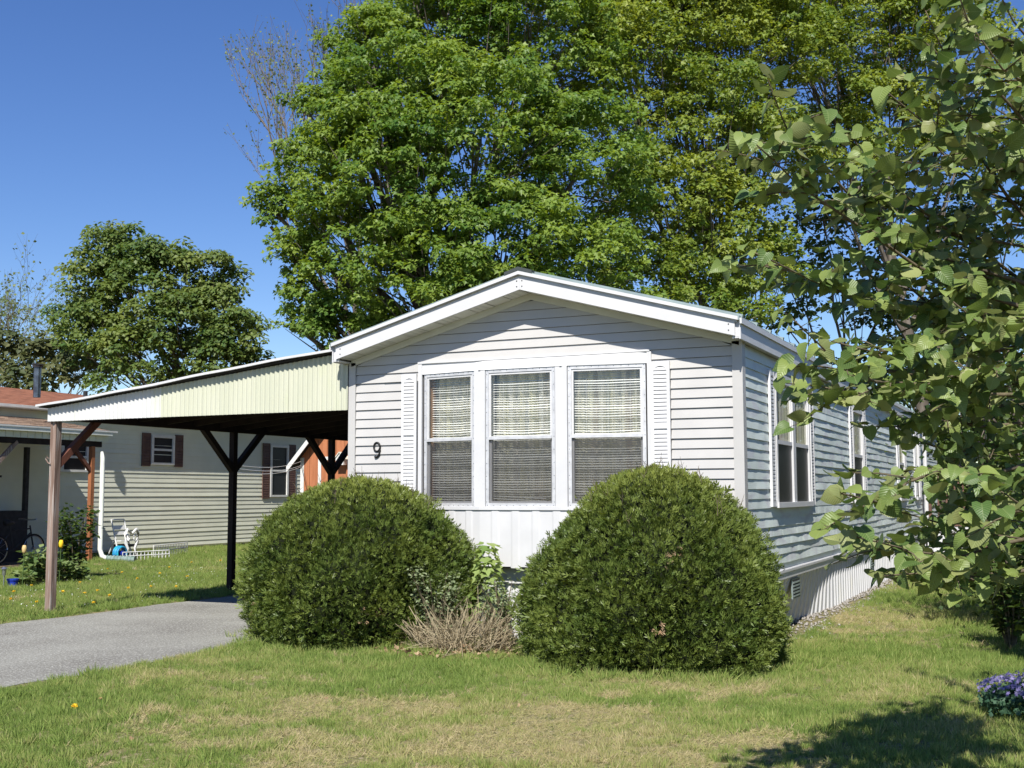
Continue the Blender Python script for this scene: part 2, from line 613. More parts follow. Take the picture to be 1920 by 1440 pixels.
def sheet(name, m, pts, z):
    b = MB()
    b.poly([(x, y, z) for x, y in pts])
    return tag(b.build(name, m), kind='structure')


sheet('ground', 'ground', [(-260, -120), (240, -120), (240, 420), (-260, 420)], 0)
drive_pts = []
for i in range(41):                                             # ragged right edge, then left edge back
    y = -26 + i * 33.5 / 40
    drive_pts.append((-0.42 + 0.05 * math.sin(y * 3.1) + .04 * math.sin(y * 9.3) - .03 * y * (y > -4) + (.09 * (-4 - y) if y < -4 else 0), y))
for i in range(41):
    y = 7.5 - i * 33.5 / 40
    drive_pts.append((-4.18 + 0.07 * math.sin(y * 2.3 + 1) + .05 * math.sin(y * 7.7), y))
drive = MB()
nn = len(drive_pts) // 2
for i in range(nn - 1):
    a, b, c, d = drive_pts[i], drive_pts[i + 1], drive_pts[-2 - i], drive_pts[-1 - i]
    drive.poly([(a[0], a[1], .004), (b[0], b[1], .004), (c[0], c[1], .004), (d[0], d[1], .004)])
tag(drive.build('driveway', 'asphalt'), kind='structure')


def in_drive(x, y):
    right = -0.42 + .06 * vnoise(x, y, 6, 21) + np.where(y > -4, -.03 * y, .09 * (-4 - y))
    return (x < right + .02) & (x > -4.22) & (y < 7.5)


def vnoise(x, y, s, seed=0):
    """cheap smooth noise, -1..1"""
    r = np.random.default_rng(seed)
    o = np.zeros_like(x)
    for k in range(7):
        a, ph, fr = r.random() * 6.28, r.random() * 6.28, s * (0.6 + 1.2 * r.random())
        o += np.sin((x * math.cos(a) + y * math.sin(a)) * fr + ph + 1.3 * np.sin((x * math.sin(a) - y * math.cos(a)) * fr * .7 + ph * 2))
    return o / 4.0


# grass: tufts laid out by geometry nodes on a cloud of points
tuft_col = bpy.data.collections.new('tufts')
for t in range(7):
    nb = 22 if t < 4 else 30
    P, Nn, Al, S = [], [], [], []
    tall = [1, 1, .85, 1.15, .55, 1.5, .9][t]
    for b in range(nb):
        a, r_ = random.random() * 6.28, .045 * math.sqrt(random.random())
        lean = random.uniform(.1, .9)
        d = Vector((math.cos(a) * lean + random.gauss(0, .3), math.sin(a) * lean + random.gauss(0, .3), 1)).normalized()
        if t == 6:                                                # flat dead thatch
            d = Vector((random.gauss(0, 1), random.gauss(0, 1), .12)).normalized()
            r_ *= 1.6
        P.append((math.cos(a) * r_, math.sin(a) * r_, -.004 if t < 6 else .004 + .012 * random.random()))
        Al.append(d)
        Nn.append(Vector((random.gauss(0, 1), random.gauss(0, 1), .4)))
        S.append(random.uniform(.035, .075) * tall)
    BL_V = [(-.040, 0, 0), (.040, 0, 0), (.032, .55, .10), (-.032, .55, .10), (0, 1, .32), (0, 1.0, .32)]
    BL_F = [(0, 1, 2, 3), (3, 2, 5, 4)]
    me = leaf_mesh('_', 'grass', None, P, Nn, Al, S, BL_V, BL_F)
    o = bpy.data.objects.new('grass_tuft_source', me)
    tuft_col.objects.link(o)

def grass_points():
    xs, ys, sc, dr, ix = [], [], [], [], []
    zones = ((-9.0, 1.0, -3, 10, 560, .70), (1.0, 8.0, -18, 12, 190, .85), (8.0, 26.0, -22, 14, 70, 1.1), (-8, 1.0, -10, -4.0, 260, .80))
    for (y0, y1, x0, x1, dens, s) in zones:
        n = int((y1 - y0) * (x1 - x0) * dens)
        x, y = rng.uniform(x0, x1, n), rng.uniform(y0, y1, n)
        d = (x - CAM[0]) * FWD[0] + (y - CAM[1]) * FWD[1]
        lat = (x - CAM[0]) * RIGHT[0] + (y - CAM[1]) * RIGHT[1]
        keep = (d > 3.5) & (np.abs(lat) < d * .60 + .8)
        keep &= ~in_drive(x, y)
        keep &= ~((x > -.05) & (x < W + .22) & (y > -.08) & (y < LEN))
        keep &= ~((x < -15.2) & (y < 21.4))
        keep &= ~((x < -12.7) & (y < 9.3))
        bare = vnoise(x, y, 2.6, 3) * .5 + vnoise(x, y, 8, 5) * .45 + vnoise(x, y, 19, 6) * .25
        # dry ground in front of the right shrub, towards the street
        zone = np.exp(-(((x - 3.9) / 2.5) ** 2 + ((y + 4.5) / 1.7) ** 2)) + .8 * np.exp(-(((x - 5.2) / .8) ** 2 + ((y - 3.6) / 2.2) ** 2))
        zone = zone + .7 * np.exp(-(((x - 4.3) / .9) ** 2 + ((y + 2.1) / .35) ** 2))
        thin = zone * .95 + bare * .95 > .70
        flat = thin & (rng.random(n) < .62)
        dry = np.clip(.06 + .19 * vnoise(x, y, 1.3, 8) + .19 * vnoise(x, y, 5, 9) + .36 * zone + .22 * thin * np.minimum(1, zone * 2) + rng.normal(0, .09, n), 0, .9)
        dry = np.where((y > 1) & (x < -4), dry * .6 + .04, dry)
        dry = np.where(flat, np.clip(.62 + rng.normal(0, .16, n), .3, .95), dry)
        scale = s * (.75 + .5 * rng.random(n)) * (1 - .25 * np.clip(zone, 0, 1)) * np.where(flat, 1.25, np.where(thin & (zone > .15), .7, 1)) * (1 + .25 * vnoise(x, y, 2.5, 12))
        xs.append(x[keep]); ys.append(y[keep]); sc.append(scale[keep]); dr.append(dry[keep])
        ix.append(np.where(flat, 6, rng.integers(0, 6, n))[keep])
    # longer grass round the feet of shrubs and posts
    for (cx_, cy_, rr, cnt) in ((.45, -.5, 1.22, 420), (3.88, -.79, 1.22, 520), (-4.65, .05, .28, 120), (-13, 9.3, .3, 40), (2.1, -.9, .7, 160)):
        a = rng.random(cnt) * 6.28
        q = rr * (1 + rng.normal(0, .09, cnt))
        x, y = cx_ + q * np.cos(a), cy_ + q * np.sin(a)
        k = (y < -.1) | (x < -.1)
        k &= ~((in_drive(x, y)) & (rng.random(cnt) < .7))
        xs.append(x[k]); ys.append(y[k]); sc.append((.7 + rng.random(cnt) * .65)[k]); dr.append((.05 + .2 * rng.random(cnt))[k]); ix.append(np.full(k.sum(), 5) - rng.integers(0, 2, k.sum()) * 2)
    return [np.concatenate(a) for a in (xs, ys, sc, dr, ix)]


gx, gy, gs, gd, gi = grass_points()
gme = bpy.data.meshes.new('grass')
gme.vertices.add(len(gx))
gme.vertices.foreach_set('co', np.stack([gx, gy, np.zeros_like(gx)], 1).reshape(-1).astype(np.float32))
for nm, ty, val in (('dry', 'FLOAT', gd.astype(np.float32)), ('scl', 'FLOAT', gs.astype(np.float32)), ('idx', 'INT', gi.astype(np.int32)), ('rot', 'FLOAT', (rng.random(len(gx)) * 6.28).astype(np.float32))):
    a = gme.attributes.new(nm, ty, 'POINT')
    a.data.foreach_set('value', val)
gme.materials.append(MT['grass'])
grass = link('grass', gme)
tag(grass, 'patchy green and straw coloured lawn grass around the house', 'grass', kind='stuff')
ng = bpy.data.node_groups.new('lawn', 'GeometryNodeTree')
ng.interface.new_socket('Geometry', in_out='INPUT', socket_type='NodeSocketGeometry')
ng.interface.new_socket('Geometry', in_out='OUTPUT', socket_type='NodeSocketGeometry')
gN, gL = ng.nodes, ng.links
gin, gout = gN.new('NodeGroupInput'), gN.new('NodeGroupOutput')
iop = gN.new('GeometryNodeInstanceOnPoints')
ci = gN.new('GeometryNodeCollectionInfo')
ci.inputs['Collection'].default_value = tuft_col
ci.inputs['Separate Children'].default_value = True
ci.inputs['Reset Children'].default_value = True
iop.inputs['Pick Instance'].default_value = True


def named(nm, ty):
    n = gN.new('GeometryNodeInputNamedAttribute')
    n.data_type = ty
    n.inputs[0].default_value = nm
    return n.outputs[0]


cx = gN.new('ShaderNodeCombineXYZ')
gL.new(named('rot', 'FLOAT'), cx.inputs[2])
gL.new(gin.outputs[0], iop.inputs['Points'])
gL.new(ci.outputs[0], iop.inputs['Instance'])
gL.new(named('idx', 'INT'), iop.inputs['Instance Index'])
gL.new(cx.outputs[0], iop.inputs['Rotation'])
gL.new(named('scl', 'FLOAT'), iop.inputs['Scale'])
gL.new(iop.outputs[0], gout.inputs[0])
md = grass.modifiers.new('lawn', 'NODES')
md.node_group = ng

# gravel strip along the skirting: small stones
n = 1500
sx_, sy_ = W - .2 + np.abs(rng.normal(0, .26, n)), rng.uniform(-.3, 11, n)
OCT_V = [(.5, 0, 0), (0, .42, 0), (-.5, 0, 0), (0, -.42, 0), (0, 0, .34), (0, 0, -.3)]
OCT_F = [(0, 1, 4), (1, 2, 4), (2, 3, 4), (3, 0, 4), (1, 0, 5), (2, 1, 5), (3, 2, 5), (0, 3, 5)]
gr = leaf_mesh('gravel', 'stone', None, np.stack([sx_, sy_, np.full(n, .012)], 1), rand_dir(n) * .3 + [0, 0, 1], rand_dir(n), rng.uniform(.02, .06, n), OCT_V, OCT_F)
tag(gr, 'grey gravel strip along the foot of the white skirting', 'gravel', kind='stuff')

# ------------------------------------------------------------------ the mobile home
home = thing('mobile_home', (0, 0, 0), 'grey sided mobile home with white three-part bow window and the number 9', 'mobile home')
EXPO, Z0 = 0.1016, 1.6901
SL = (3.69 - 3.07) / 2.2635                       # roof slope


def gable(x, off=0.0):
    return 3.03 + off + SL * min(x, W - x)


# front wall core, with a hole for the bow window
fw = MB()
fw.box(0, .95, 0, .10, .60, 2.98)
fw.box(3.57, W, 0, .10, .60, 2.98)
fw.box(.95, 3.57, 0, .10, 2.90, 2.98)
fw.box(.95, 3.57, 0, .10, .60, 1.40)
fw.prism([(0, 2.981), (W, 2.981), (W, gable(W)), (W / 2, gable(W / 2)), (0, gable(0))], lambda x, z: (x, 0, z), lambda x, z: (x, .1, z))
front = fw.build('wall', 'under', home)  # core coloured near-black, so shade between planks is put into the colour


def plank_front(xa, xb, z, xta=None, xtb=None, h=EXPO):
    xta = xa if xta is None else xta
    xtb = xb if xtb is None else xtb
    j = random.gauss(0, .0006)
    m = MB()
    b, t = -.0245 + j, -.0085 + j
    m.hexa([(xa, b, z), (xb, b, z), (xb, -.001, z), (xa, -.001, z)],
           [(xta, t, z + h - .004), (xtb, t, z + h - .004), (xtb, -.001, z + h - .004), (xta, -.001, z + h - .004)])
    return m.build('siding_plank', 'vinyl', front)


k = -10
while True:
    z = Z0 + k * EXPO
    k += 1
    zt = z + EXPO
    x_l, x_r = .062, W - .075
    if z > 2.95:
        if z >= gable(W / 2) - .03:
            break
        xa, xta = max(x_l, (z - 3.03) / SL), max(x_l, (zt - 3.03) / SL)
        if xta >= W / 2 - .01:
            xta = W / 2 - .01
        plank_front(xa, W - xa if xa > x_l else x_r, z, xta, W - xta if xta > x_l else x_r, min(EXPO, gable(W / 2) - z - .006))
        continue
    if 2.72 < z < 2.95:                           # two courses with a lapped joint, one warped end
        plank_front(x_l, .455, z)
        o_ = plank_front(.440, .90, z)
        o_.location.y -= .006
    else:
        plank_front(x_l, .675 if z < 2.8 else .90, z)
    plank_front(3.815 if z < 2.8 else 3.585, x_r, z)
    if z > 2.9:
        pass
# corner posts
for (xa, xb) in ((-.032, .060), (W - .073, W + .030)):
    m = MB()
    m.box(xa, xb, -.034, .09, .62, 3.05)
    m.build('corner_post', 'vinyl', home)
# side wall and its planks
sw = MB()
sw.box(W - .10, W - .001, .1, LEN, .60, 3.04)
sw.box(.001, .10, .1, LEN, .60, 3.04)
sw.prism([(0, .60), (W, .60), (W, gable(W)), (W / 2, gable(W / 2)), (0, gable(0))], lambda x, z: (x, LEN - .1, z), lambda x, z: (x, LEN, z))
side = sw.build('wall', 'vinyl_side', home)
SIDE_WIN = [(1.40, 3.30, 1.43, 2.87, 2), (6.75, 7.75, 1.43, 2.87, 1), (12.35, 13.25, 1.43, 2.87, 1), (15.35, 15.95, 1.43, 2.87, 1)]


def plank_side(ya, yb, z, seed):
    r = np.random.default_rng(seed)
    n = max(2, int((yb - ya) / .11))
    m = MB()
    ys = np.linspace(ya, yb, n)
    w = np.cumsum(r.normal(0, .0014, n))
    w = w - np.linspace(w[0], w[-1], n) + r.normal(0, .0005, n)
    lap = .0125 + w * 1.5 + .0018 * np.sin(ys * 2.6 + seed) + .0012 * np.sin(ys * 7 + seed * 2)
    lap = np.clip(lap, .0055, .026)
    zz = z + .0022 * np.sin(ys * 1.1 + seed)
    for i in range(n):
        m.v += [(W + .006 + lap[i], ys[i], zz[i]), (W + .0065, ys[i], z + EXPO + .003), (W, ys[i], z + EXPO + .003), (W, ys[i], zz[i])]
    for i in range(n - 1):
        a, b = 4 * i, 4 * i + 4
        m.f += [(a, b, b + 1, a + 1), (a + 1, b + 1, b + 2, a + 2), (a + 3, b + 3, b, a)]
    m.f += [(0, 1, 2, 3), (4 * n - 4, 4 * n - 1, 4 * n - 2, 4 * n - 3)]
    return m.build('siding_plank', 'vinyl_side', side)


k = -9
while Z0 + k * EXPO < 2.97:
    z = Z0 + k * EXPO
    cuts = [.095, LEN]
    if z + EXPO > 1.43 and z < 2.87:
        spans, p = [], .095
        for (ya, yb, *_q) in SIDE_WIN:
            spans.append((p, ya - .02))
            p = yb + .02
        spans.append((p, LEN))
    else:
        off = 1.72 + (k % 3) * 1.22
        spans, p = [], .095
        while p < LEN:
            q_ = min(LEN, off if off > p + .2 else p + 3.66)
            spans.append((p, q_))
            p = q_
            off = p + 3.66
    for i, (a, b) in enumerate(spans):
        if b - a > .03:
            plank_side(a, b, z, 31 * (k + 20) + i)
    k += 1

# roof slabs with standing ribs, ridge cap, rake and eave trim
roof = MB()
RZ = .205                                          # roof deck above the soffit line
for s in (0, 1):
    X_ = (lambda x: x) if s == 0 else (lambda x: W - x)
    roof.prism([(-.085, gable(0, RZ) - SL * .085), (W / 2 + (.0 if s == 0 else 0), gable(W / 2, RZ)), (W / 2, gable(W / 2, RZ) + .044), (-.085, gable(0, RZ) - SL * .085 + .044)],
               lambda x, z: (X_(x), -.345, z), lambda x, z: (X_(x), LEN + .3, z))
rf = roof.build('roof', 'roof_metal', home)
for s in (0, 1):
    for i in range(34):
        y = -.25 + i * .62
        xa, xb = (-.10, W / 2) if s == 0 else (W + .10, W / 2)
        m = MB()
        m.bar((xa, y, gable(0, RZ) - SL * .10 + .05), (xb, y, gable(W / 2, RZ) + .05), .05, .035)
        m.build('roof_rib', 'roof_metal', rf)
m = MB()
m.prism([(W / 2 - .16, gable(W / 2, RZ) - .005), (W / 2, gable(W / 2, RZ) + .04), (W / 2 + .16, gable(W / 2, RZ) - .005), (W / 2 + .16, gable(W / 2, RZ) + .03), (W / 2, gable(W / 2, RZ) + .078), (W / 2 - .16, gable(W / 2, RZ) + .03)],
        lambda x, z: (x, -.352, z), lambda x, z: (x, LEN + .3, z))
m.build('ridge_cap', 'dark_edge', rf)
for s in (0, 1):
    X_ = (lambda x: x) if s == 0 else (lambda x: W - x)

    def strip(z0, z1, x0, x1, y0, y1, name, m_):
        q = MB()
        q.prism([(x0, gable(x0 if x0 > 0 else 0, z0) + (SL * x0 if x0 < 0 else 0)), (x1, gable(x1, z0)), (x1, gable(x1, z1)), (x0, gable(x0 if x0 > 0 else 0, z1) + (SL * x0 if x0 < 0 else 0))],
                lambda x, z: (X_(x), y0, z), lambda x, z: (X_(x), y1, z))
        return q.build(name, m_, home)
    fb = strip(.045, .182, -.03, W / 2 - (.001 if s else 0), -.312, -.292, 'fascia_board', 'white')
    strip(.182, .205, -.05, W / 2, -.300, -.285, 'fascia_board', 'alu')
    strip(.203, .238, -.07, W / 2, -.348, -.28, 'rake_trim', 'white')
    strip(-.022, .047, 0, W / 2, -.034, -.003, 'frieze_trim', 'soffit')
    for xx in ((.012, .012) if s == 0 else (.012,)):      # nail heads
        for dz in (.085, .145):
            for xn in (.03, W / 2 - .03):
                q = MB()
                q.tube([(X_(xn), -.3155, gable(xn, dz)), (X_(xn), -.3115, gable(xn, dz))], .0065, 8)
                q.build('nail_head', 'black', fb)
    # soffit panels under the overhang
    nP = 11
    for i in range(nP):
        xa, xb = -.0 + i * (W / 2) / nP, (i + 1) * (W / 2) / nP - .012
        q = MB()
        q.prism([(xa, gable(xa, .048)), (xb, gable(xb, .048)), (xb, gable(xb, .058)), (xa, gable(xa, .058))],
                lambda x, z: (X_(x), -.291, z), lambda x, z: (X_(x), -.002, z))
        q.build('soffit_panel', 'soffit_perf' if i % 2 == 0 else 'soffit', home)
    # eave fascia along the side
    xa, xb = (-.085, -.07) if s == 0 else (W + .07, W + .085)
    q = MB()
    q.box(xa, xb, -.30, LEN + .25, 3.035, 3.215)
    q.build('fascia_board', 'white', home)
    q = MB()
    q.box(min(xa, xb) + (.0 if s else .015), max(xa, xb) - (.015 if s else 0), -.29, LEN, 3.02, 3.035) if False else q.box(*((-.07, 0) if s == 0 else (W, W + .07)), -.29, LEN, 3.045, 3.058)
    q.build('eave_soffit', 'white', home)
    box('eave_return', 'white', home, *((-.069, -.002) if s == 0 else (W + .002, W + .069)), -.288, -.27, 3.06, 3.22)
    q = MB()
    q.box(*((-.105, -.085) if s == 0 else (W + .085, W + .105)), -.33, LEN + .28, 3.18, 3.235)
    q.build('eave_trim', 'white', home)

# bottom band and ribbed skirting
box('trim_band', 'white', home, -.02, W + .02, -.036, -.002, .60, .765)
box('trim_band', 'white', home, W - .001, W + .034, .0, LEN, .60, .705)
box('trim_band', 'white', home, W + .034, W + .046, -.03, LEN, .672, .700)


def ribs(a, b, pitch=.205, d=.02):
    """outline points (s, depth) of trapezoid ribs"""
    out, s = [], a
    while s < b - 1e-6:
        for q, e in ((0, 0), (.55, 0), (.64, d), (.91, d)):
            if s + q * pitch <= b:
                out.append((s + q * pitch, e))
        s += pitch
    out.append((b, 0))
    return out


def ribbed(name, m_, parent, prof, place, z0, z1):
    q = MB()
    for i in range(len(prof) - 1):
        a, b = prof[i], prof[i + 1]
        q.poly([(*place(*a), z0), (*place(*b), z0), (*place(*b), z1), (*place(*a), z1)])
    return q.build(name, m_, parent)


y = -.02
while y < LEN:
    y2 = min(LEN, y + 2.05)
    prof = ribs(y, y2)
    q = MB()
    for j in range(len(prof) - 1):                                # the near panels lean in at the foot
        (s0, e0), (s1, e1) = prof[j], prof[j + 1]
        ln = lambda s: .62 * .36 * (1 - min(1, max(0, (s - 2.6) / 2.4)) ** .8)
        q.poly([(W - .012 + e0 - ln(s0), s0, -.02), (W - .012 + e1 - ln(s1), s1, -.02), (W - .012 + e1, s1, .602), (W - .012 + e0, s0, .602)])
    q.build('skirting_panel', 'skirt', home)
    y = y2
x = -.02
while x < W - .1:
    x2 = min(W - .01, x + 1.64)
    ribbed('skirting_panel', 'skirt', home, ribs(x, x2), lambda s, e: (s, .012 - e), -.02, .602)
    x = x2
box('under_floor', 'under', home, .03, W - .04, .05, LEN - .05, .52, .59)
for yv in (2.15, 8.3):                                            # skirting vents
    q = MB()
    q.box(W + .005, W + .022, yv, yv + .42, .34, .565)
    v_ = q.build('skirting_vent', 'roof_metal', home)
    q = MB()
    for i in range(5):
        q.box(W + .0215, W + .030, yv + .03, yv + .39, .362 + i * .038, .380 + i * .038)
    lv_ = q.build('vent_louvers', 'roof_metal', v_)
    lv_['kind'] = 'stuff'
    box('vent_screen', 'under', v_, W + .021, W + .0235, yv + .02, yv + .40, .35, .555)


# shutters: frame, louvres, arched top
def shutter(parent, axis, a, b, z0, z1, m_='shutter', pitch=.0405, off=.0, solid_to=None):
    """axis 'x': on the front, spanning x from a to b; axis 'y': on a side wall whose outer plane is off"""
    def P(s, e, z):
        return (s, -.024 - e, z) if axis == 'x' else (off + e, s, z)
    q = MB()

    def bx(s0, s1, e0, e1, za, zb):
        q.hexa([P(s0, e0, za), P(s1, e0, za), P(s1, e1, za), P(s0, e1, za)], [P(s0, e0, zb), P(s1, e0, zb), P(s1, e1, zb), P(s0, e1, zb)])
    w = b - a
    st = min(.03, w * .16)
    bx(a, a + st, 0, .028, z0, z1)
    bx(b - st, b, 0, .028, z0, z1)
    bx(a + st, b - st, 0, .026, z0, z0 + .06)
    zm = z0 + (z1 - z0) * .55
    bx(a + st, b - st, 0, .026, zm - .03, zm + .03)
    bx(a + st, b - st, 0, .008, z0 + .06, z1 - .05)
    # arched head
    q.prism([(a + st, z1 - .075)] + [(a + st + (w - 2 * st) * t / 8, z1 - .075 + .028 * math.sin(math.pi * t / 8)) for t in range(1, 8)] + [(b - st, z1 - .075), (b - st, z1), (a + st, z1)],
            lambda s, z: P(s, .008, z), lambda s, z: P(s, .026, z))
    sh = q.build('shutter', m_, parent)
    q = MB()
    z = z0 + .068
    while z < z1 - .085:
        if not zm - .05 < z < zm + .02:
            q.hexa([P(a + st, .009, z + .012), P(b - st, .009, z + .012), P(b - st, .024, z), P(a + st, .024, z)],
                   [P(a + st, .009, z + pitch - .004), P(b - st, .009, z + pitch - .004), P(b - st, .024, z + pitch * .62), P(a + st, .024, z + pitch * .62)])
        z += pitch
    lv = q.build('louvers', m_, sh)
    lv['kind'] = 'stuff'
    return sh


shutter(home, 'x', .680, .872, 1.43, 2.885)
shutter(home, 'x', 3.612, 3.812, 1.43, 2.885)

# ---- bow window: three double-hung units on a shallow bow
BOW = [(.935, -.022), (1.722, -.165), (2.672, -.165), (3.578, -.022)]
bw = MB()
ZB, ZT = 1.41, 2.875
# hood sloping from the wall to the window heads
for i in range(3):
    a, b = BOW[i], BOW[i + 1]
    bw.hexa([(a[0], a[1] - .01, ZT), (b[0], b[1] - .01, ZT), (b[0], .0, ZT), (a[0], .0, ZT)],
            [(a[0], -.028, 3.0), (b[0], -.028, 3.0), (b[0], .0, 3.0), (a[0], .0, 3.0)])
bay = bw.build('bow_window', 'white', home)
q = MB()
q.prism([(BOW[0][0], .05), (BOW[0][0], BOW[0][1] - .016), (BOW[1][0], BOW[1][1] - .016), (BOW[2][0], BOW[2][1] - .016), (BOW[3][0], BOW[3][1] - .016), (BOW[3][0], .05)],
        lambda x, y: (x, y, ZB - .035), lambda x, y: (x, y, ZB))
q.build('sill', 'white', bay)
box('drip_cap', 'white', bay, .885, 3.60, -.045, -.022, 2.996, 3.016)
for xe in (.890, 3.570):
    box('side_casing', 'white', bay, xe, xe + .046, -.040, -.002, 1.38, 2.994)
q = MB()
for (x_, y_) in BOW[1:3]:                                       # hood seam battens
    q.hexa([(x_ - .012, y_ - .018, ZT), (x_ + .012, y_ - .018, ZT), (x_ + .012, y_, ZT), (x_ - .012, y_, ZT)],
           [(x_ - .012, -.036, 2.99), (x_ + .012, -.036, 2.99), (x_ + .012, -.02, 2.99), (x_ - .012, -.02, 2.99)])
q.build('hood_batten', 'white', bay)
# mullion posts
for (x_, y_) in BOW[1:3]:
    q = MB()
    q.box(x_ - .066, x_ + .066, y_ - .006, y_ + .09, ZB, ZT)
    q.build('mullion', 'white', bay)
# apron of ridged white panels under the windows
for i in range(3):
    a, b = Vector((*BOW[i], 0)), Vector((*BOW[i + 1], 0))
    d = b - a
    nrm = Vector((d.y, -d.x, 0)).normalized()
    prof = ribs(0, d.length, .236, .006)
    q = MB()
    for j in range(len(prof) - 1):
        (s0, e0), (s1, e1) = prof[j], prof[j + 1]
        t0, t1 = a + d.normalized() * s0 + nrm * e0, a + d.normalized() * s1 + nrm * e1
        q.poly([(t0.x, t0.y, .768), (t1.x, t1.y, .768), (t1.x, t1.y, ZB - .034), (t0.x, t0.y, ZB - .034)])
    q.build('apron_panel', 'white', bay)
q = MB()
q.prism([(.935, -.002), (3.578, -.002)] + [(x_, y_) for x_, y_ in BOW[::-1]], lambda x, y: (x, y, .768), lambda x, y: (x, y, .782))
q.build('apron_base', 'white', bay)

for i in range(3):
    a, b = Vector((*BOW[i], 0)), Vector((*BOW[i + 1], 0))
    d = (b - a)
    Lw = d.length
    d.normalize()
    inn = Vector((-d.y, d.x, 0))                                # towards the room
    m0, m1 = (.028 if i == 0 else .072), (.028 if i == 2 else .072)

    def P(s, e, z):
        return tuple(a + d * s + inn * e + Vector((0, 0, z)))

    def bx(q, s0, s1, e0, e1, za, zb):
        q.hexa([P(s0, e0, za), P(s1, e0, za), P(s1, e1, za), P(s0, e1, za)], [P(s0, e0, zb), P(s1, e0, zb), P(s1, e1, zb), P(s0, e1, zb)])
    s0, s1 = m0, Lw - m1
    zm = 2.148
    q = MB()                                                    # outer storm frame
    fw_ = .036
    bx(q, s0, s0 + fw_, .0, .05, ZB, ZT)
    bx(q, s1 - fw_, s1, .0, .05, ZB, ZT)
    bx(q, s0 + fw_, s1 - fw_, .0, .05, ZT - fw_, ZT)
    bx(q, s0 + fw_, s1 - fw_, .0, .05, ZB, ZB + fw_)
    q.build('window_frame', 'alu', bay)
    a0, a1 = s0 + fw_ + .001, s1 - fw_ - .001
    for (za, zb, e) in ((zm - .012, ZT - fw_ - .001, .008), (ZB + fw_ + .001, zm + .012, .026)):
        q = MB()
        t = .021
        bx(q, a0, a0 + t, e, e + .016, za, zb)
        bx(q, a1 - t, a1, e, e + .016, za, zb)
        bx(q, a0 + t, a1 - t, e, e + .016, zb - t, zb)
        bx(q, a0 + t, a1 - t, e, e + .016, za, za + t)
        sash = q.build('sash', 'white', bay)
        q = MB()
        q.poly([P(a0 + t, e + .008, za + t), P(a1 - t, e + .008, za + t), P(a1 - t, e + .008, zb - t), P(a0 + t, e + .008, zb - t)])
        q.build('pane', 'glass', bay)
    q = MB()
    bx(q, a0, a1, -.004, .004, zm - .026, zm + .004)
    q.build('meeting_rail', 'alu', bay)
    q = MB()
    q.poly([P(a0, .012, ZB + fw_ + .002), P(a1, .012, ZB + fw_ + .002), P(a1, .012, zm - .02), P(a0, .012, zm - .02)])
    q.build('insect_screen', 'screen', bay)
    q = MB()                                                    # rivets round the frame
    for t in range(11):
        for (s_r, z_r) in ((s0 + .018 + (s1 - s0 - .036) * t / 10, ZT - .012), (s0 + .018 + (s1 - s0 - .036) * t / 10, ZB + .012), (s0 + .012, ZB + .05 + (ZT - ZB - .1) * t / 10), (s1 - .012, ZB + .05 + (ZT - ZB - .1) * t / 10)):
            bx(q, s_r - .0035, s_r + .0035, -.002, .001, z_r - .0035, z_r + .0035)
    rv = q.build('rivets', 'pipe', bay)
    rv['kind'] = 'stuff'
    q = MB()                                                    # inner jambs
    bx(q, s0 + .006, s0 + fw_ - .004, .05, .16, ZB, ZT)
    bx(q, s1 - fw_ + .004, s1 - .006, .05, .16, ZB, ZT)
    q.build('jamb', 'jamb' if i == 0 else 'alu', bay)
    # blind
    q = MB()
    z = ZB + .055
    b0, b1 = s0 + .050, s1 - .040
    while z < ZT - .05:
        sag = .006 * math.sin(z * 9)
        tl = .0060 + .0016 * math.sin(z * 23 + i) + .0016 * math.sin(z * 71 + 2 * i)
        if i == 1 and z < ZB + .085:                            # bottom slats hang askew
            q.hexa([P(b0, .075, z + .028), P(b1 - .1, .075, z), P(b1 - .1, .100, z + .006), P(b0, .100, z + .034)],
                   [P(b0, .075, z + .030), P(b1 - .1, .075, z + .002), P(b1 - .1, .100, z + .008), P(b0, .100, z + .036)])
            z += .0262
            continue
        nS = 6
        for j in range(nS):
            t0, t1 = j / nS, (j + 1) / nS
            f = lambda t: -.009 * 4 * t * (1 - t) * (.4 + .6 * math.sin(z * 3 + 1) ** 2) + .0012 * math.sin(t * 9 + z * 40)
            za, zb = z + f(t0), z + f(t1)
            sa, sb = b0 + (b1 - b0) * t0, b0 + (b1 - b0) * t1
            q.poly([P(sa, .080, za - tl * .6), P(sb, .080, zb - tl * .6), P(sb, .093, zb + tl * .6), P(sa, .093, za + tl * .6)])
        z += .0262
    bl = q.build('blind', 'blind', bay)
    bl['kind'] = 'stuff'
    q = MB()
    bx(q, b0, b1, .070, .104, ZT - .05, ZT - .02)
    for t in (.18, .5, .82):
        s_c = b0 + (b1 - b0) * t
        bx(q, s_c - .0007, s_c + .0007, .072, .0735, ZB + .05, ZT - .05)
    q.build('blind_rail', 'blind', bay)
    # curtain with folds
    q = MB()
    n = 70
    pts = []
    for j in range(n + 1):
        t = j / n
        s_c = b0 - .03 + (b1 - b0 + .06) * t
        pts.append((s_c, .19 + .028 * math.sin(t * 40 + i) + .012 * math.sin(t * 97 + i * 2)))
    for j in range(n):
        q.poly([P(*pts[j], ZB), P(*pts[j + 1], ZB), P(*pts[j + 1], ZT), P(*pts[j], ZT)])
    q.build('curtain', 'curtain', bay, True)
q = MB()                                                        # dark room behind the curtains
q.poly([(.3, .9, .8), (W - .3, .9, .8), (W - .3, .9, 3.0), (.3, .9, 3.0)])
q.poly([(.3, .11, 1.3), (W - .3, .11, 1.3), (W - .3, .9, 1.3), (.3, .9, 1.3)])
q.poly([(.3, .11, 2.97), (W - .3, .11, 2.97), (W - .3, .9, 2.97), (.3, .9, 2.97)])
